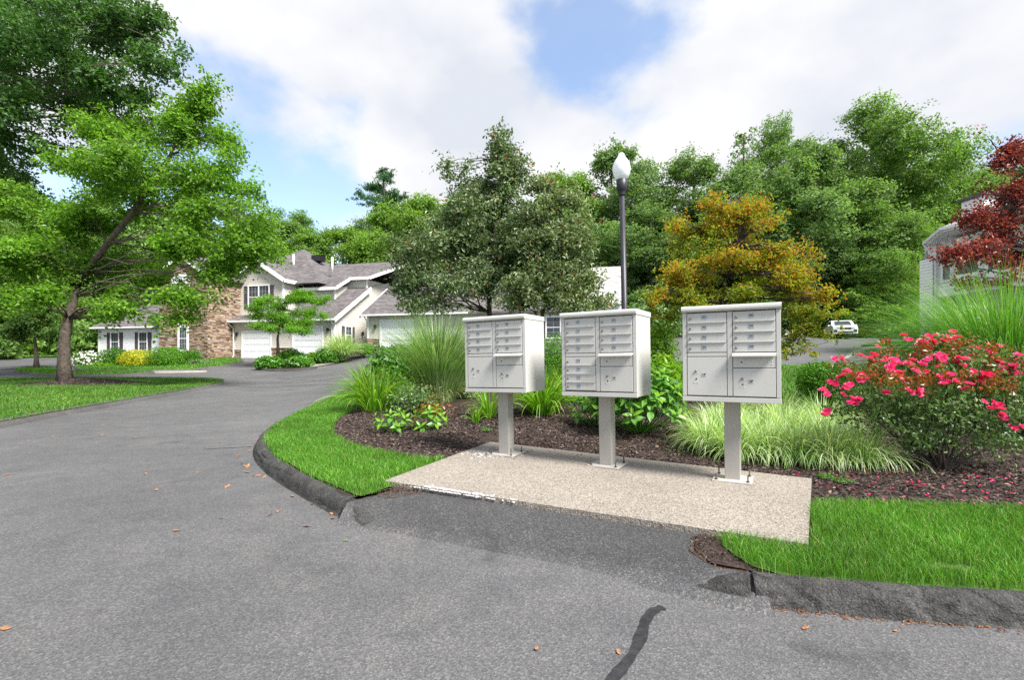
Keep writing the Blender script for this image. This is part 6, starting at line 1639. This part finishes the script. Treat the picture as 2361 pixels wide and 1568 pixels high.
for (px, py, dy, n_, sp) in ((1945, 830, 0, 2, 16), (1952, 862, -.1, 3, 14), (1928, 885, 0, 3, 14), (1950, 895, -.2, 4, 20), (1965, 925, -.2, 3, 16), (2000, 825, 0, 3, 16), (2035, 828, 0, 2, 12), (2060, 845, -.2, 6, 24), (2070, 862, -.3, 4, 18), (2120, 800, .1, 5, 24), (2150, 790, .1, 6, 24), (2190, 785, .1, 8, 26), (2160, 830, -.2, 8, 28), (2120, 850, -.3, 5, 22), (2215, 835, -.2, 5, 18), (2250, 815, 0, 5, 22), (2285, 812, 0, 4, 18), (2265, 865, -.3, 6, 24), (2310, 850, -.2, 5, 20), (2335, 855, -.2, 5, 20), (2355, 835, -.2, 5, 22), (2100, 905, -.4, 3, 14), (2290, 935, -.5, 5, 22), (2310, 960, -.5, 3, 12), (2180, 880, -.4, 5, 22), (2230, 890, -.4, 3, 14), (1990, 875, -.2, 3, 16), (2040, 905, -.3, 2, 10), (1905, 905, -.1, 2, 10), (1900, 955, -.1, 2, 8), (2345, 985, -.4, 2, 10), (2380, 830, -.1, 5, 24), (2395, 880, -.2, 5, 24), (2020, 800, .1, 1, 4), (2085, 780, .1, 2, 8)):
    for k in range(int(n_ * 1.75)): spots.append((px + rg.gauss(0, sp * 0.55), py + rg.gauss(0, sp * 0.35), RBY + dy + rg.uniform(-.12, .12)))
for k, (px, py, Y) in enumerate(spots):
    o = mobj('flower', RM_[k % 4], None, RO, at(px, py, Y) - Vector(RB0)); s = rg.uniform(0.042, 0.064)
    o.scale = (s, s, s); o.rotation_euler = (rg.uniform(-.2, 1.0), rg.uniform(-.5, .5), rg.uniform(-.6, .6))
# petals fallen on the mulch
rng = np.random.default_rng(63)
Pp = np.stack([rng.uniform(2.6, 5.6, 150), rng.uniform(3.72, 4.9, 150)], 1); Pp = Pp[(~in_poly(Pp, PAD)) & (~in_poly(Pp, lawn_right))]
C = np.stack([Pp[:, 0], Pp[:, 1], bed_z(Pp[:, 0], Pp[:, 1]) + 0.028], 1)
V, Fa = leaf_arrays(C, unit(np.array([[0, 0, 1.0]]) + rng.normal(size=C.shape) * 0.35), 0.026, rng, 0.8)
tag(mobj('fallen_petals', mesh_np('fallen_petals', V, Fa), M['petal']), 'pink petals fallen on the mulch under the rose bush', 'petals', None, 'stuff')
# small weeds in the mulch
for k, (px, Y, lb) in enumerate(((1905, 4.55, 'tiny green weed at the right end of the slab'), (1945, 4.4, 'tiny green weed at the edge of the front grass'), (1120, 6.9, 'small weed in the mulch at the back left corner of the slab'))):
    p = g_(px, Y); bush('weed', lb, 'weed', (p[0], p[1], p[2] + 0.03), (0.09, 0.07, 0.05), 120, 0.022, M['shrub'], 540 + k, 'weeds in the mulch', zfloor=p[2], stems=False)

# ================================================================== planting before the houses
def far(name, label, px, py, Y, rx, ry, n, leaf, mat, seed, power=2.0, **kw): return bsh(name, label, px, py, Y, rx, ry, n, leaf, mat, seed, power, **kw)
HYD = 39.5
far('golden_shrub', 'clipped golden dome shrub before the stone wall', 318, 828, 37.0, 38, 22, 4200, 0.11, 'gold', 601, 2.4, lump=0.04)
far('clipped_hedge', 'clipped rectangular green hedge beside the golden dome', 387, 823, 37.0, 37, 22, 5000, 0.11, 'box_hedge', 602, 5.0, lump=0.02)
far('leafy_shrub', 'loose green grasses between the hedge and the stone corner', 440, 825, 38.5, 24, 18, 1200, 0.22, 'shrub', 603, aspect=0.2)
far('leafy_shrub', 'trailing low shrub at the foot of the stone corner', 462, 836, 38.0, 24, 8, 900, 0.14, 'rose_leaf', 604)
far('leafy_shrub', 'green mound left of the golden dome', 268, 826, 37.5, 32, 24, 2400, 0.20, 'shrub', 605, aspect=0.3, lump=0.2)
far('flowering_shrub', 'low shrub dotted with white flowers at the white wing corner', 205, 836, 38.0, 40, 26, 2200, 0.16, 'wood1', 606, lump=0.2)
fw_ = at(205, 834, 37.2); rng = np.random.default_rng(66); d = unit(rng.normal(size=(170, 3))); d[:, 1] = -np.abs(d[:, 1]); Cw = np.array(fw_) + d * np.array([1.25, 0.7, 0.8])
V, Fa = leaf_arrays(Cw, unit(d + np.array([[0, -.6, .6]])), 0.16, rng, 0.9)
wf = mobj('white_flowers', mesh_np('white_flowers', V, Fa), M['white_petal']); par = [o for o in bpy.data.objects if o.name.startswith('flowering_shrub')][0]
wf['kind'] = 'stuff'; wf.parent = par; wf.location = -Vector(par.location)
far('leafy_shrub', 'low striped shrub between the white flowers and green mound', 240, 843, 37.0, 26, 10, 900, 0.16, 'spirea', 607)
far('hosta_mound', 'glossy green mound at the near corner of the garage bed', 622, 838, 34.8, 34, 17, 2200, 0.20, 'shrub', 608, lump=0.12)
far('hosta_mound', 'second glossy mound in the garage bed', 692, 836, 35.0, 30, 16, 1900, 0.20, 'shrub', 609, lump=0.12)
far('leafy_shrub', 'dark rounded shrub behind the glossy mounds', 672, 822, 36.5, 28, 18, 1700, 0.17, 'box_hedge', 610)
far('leafy_shrub', 'pale green shrub before the second garage door', 722, 826, 37.0, 18, 14, 900, 0.16, 'spirea', 611)
far('leafy_shrub', 'round dark shrub right of the little walk', 753, 822, 36.5, 28, 20, 1900, 0.17, 'shrub', 612)
clump('ornamental_grass', 'round fountain grass between the two garages and the side window', 'ornamental grass', (at(787, 825, 37.5).x, 37.5, isl(at(787, 825, 37.5).x, 37.5)), [('leaves', dict(n=1100, length=2.5, spread=1.0, width=0.035, arch=1.35, lean=(0.02, 1.05), seg=6, base_r=0.35))], [M['varieg']], 613, 'tall ornamental grasses')
far('clipped_hedge', 'small clipped hedge at the second house corner', 838, 805, 39.0, 20, 12, 2000, 0.12, 'box_hedge', 614, 4.5, lump=0.02)
far('leafy_shrub', 'tufted shrub along the drive behind the glossy road-edge shrub', 955, 838, 16.5, 50, 36, 1500, 0.11, 'shrub', 615, lump=0.2)

# ================================================================== leaves blown onto the road
def fallen_leaf_mesh(seed):
    r_ = random.Random(seed); b = MB(); n_ = 9; pts = []
    for k in range(n_):
        a = 2 * math.pi * k / n_; rr = (1.0 if k % 2 else 0.72) * (1.5 if k == 0 else 1) * r_.uniform(.8, 1.1); pts.append((math.cos(a) * rr, math.sin(a) * rr * 0.6, 0.16 * rr * rr * r_.uniform(.6, 1.3)))
    for k in range(n_): b.poly([(0, 0, 0.02), pts[k], pts[(k + 1) % n_]])
    me = b.mesh('fallen_leaf', 0, False); me.materials.append(M['dead_leaf']); return me
FL = [fallen_leaf_mesh(k) for k in range(5)]
rg = random.Random(71)
road_leaves = [(407, 1224, .05, 'largest brown leaf lying alone mid-road'), (12, 1450, .04, 'orange leaf at the left picture edge on the asphalt'), (1857, 1449, .035, 'curled brown leaf on the asphalt before the front kerb'), (1238, 1497, .03, 'small orange leaf left of the tar line'), (1426, 1504, .03, 'small orange leaf just beside the tar line'), (640, 1180, .03, 'small leaf on the asphalt off the kerb end'), (768, 1195, .045, 'rusty leaf at the broken kerb end'), (784, 1206, .03, 'small leaf below the broken kerb end'), (1728, 1400, .035, 'yellow leaf in the joint of the front kerb'), (15, 1095, .05, 'brown leaf far left on the asphalt'), (335, 1093, .045, 'brown leaf upper middle of the road'), (360, 1130, .035, 'small brown leaf below the upper middle one'), (120, 1008, .06, 'tan leaf near the oak island kerb'), (2065, 1455, .02, 'small tan leaf at the foot of the front kerb')]
for k, (px, py, s, lb) in enumerate(road_leaves):
    p = hit(px, py, 0.006); o = mobj('fallen_leaf', FL[k % 5], None, None, p); o.scale = (s * .62,) * 3; o.rotation_euler = (rg.uniform(-.2, .2), rg.uniform(-.2, .2), rg.uniform(0, 6.28)); tag(o, lb, 'leaf', 'leaves on the road')
kl = [p for p in left_foot if 3.8 < p[1] < 10]
for k in range(46):
    q = Vector(rg.choice(kl)); t = rg.random(); off = -abs(rg.gauss(0.05, 0.05)) if t < .7 else -abs(rg.gauss(0.5, 0.35))
    x, y = q.x + off - 0.02, q.y + rg.uniform(-.2, .2) + off * 0.3
    o = mobj('fallen_leaf', FL[k % 5], None, None, (x, y, hgt(x, y) + 0.008)); s = rg.uniform(0.018, 0.038); o.scale = (s, s, s); o.rotation_euler = (rg.uniform(-.4, .4), rg.uniform(-.4, .4), rg.uniform(0, 6.28))
    tag(o, 'small dry leaf in the drift along the bending kerb', 'leaf', 'leaf drift along the bending kerb')
for k in range(22):
    px, py = rg.uniform(60, 560), rg.uniform(930, 1030)
    p = hit(px, py, 0.008)
    if in_poly(np.array([[p.x, p.y]]), oak_isl)[0] or p.x > -4.6: continue
    o = mobj('fallen_leaf', FL[k % 5], None, None, p); s = rg.uniform(0.016, 0.034); o.scale = (s, s, s); o.rotation_euler = (rg.uniform(-.3, .3), rg.uniform(-.3, .3), rg.uniform(0, 6.28))
    tag(o, 'small dry leaf scattered on the road before the oak island', 'leaf', 'leaves scattered before the oak island')
g = mobj('green_leaf', FL[2].copy(), None, None, hit(797, 1247, 0.006)); g.data.materials.clear(); g.data.materials.append(M['green_leaf']); g.scale = (0.02,) * 3; tag(g, 'single green leaf on the asphalt before the ramp', 'leaf')
# dry needles and grit along the foot of the front kerb
rng = np.random.default_rng(72); fl_ = np.array([p for p in right_foot if p[0] > 0.9]); n_ = 420
ii = rng.integers(0, len(fl_) - 1, n_); tt_ = rng.random((n_, 1)); C = fl_[ii] * (1 - tt_) + fl_[ii + 1] * tt_ + np.stack([np.zeros(n_), -np.abs(rng.normal(size=n_)) * 0.018 - 0.004], 1)
C = np.concatenate([C, np.full((n_, 1), 0.006)], 1); V, Fa = leaf_arrays(C, unit(np.array([[0, 0, 1.0]]) + rng.normal(size=C.shape) * .2), 0.022, rng, 0.22)
tag(mobj('kerb_litter', mesh_np('kerb_litter', V, Fa), M['dead_leaf']), 'dry needles and grit along the foot of the front kerb', 'litter', None, 'stuff')
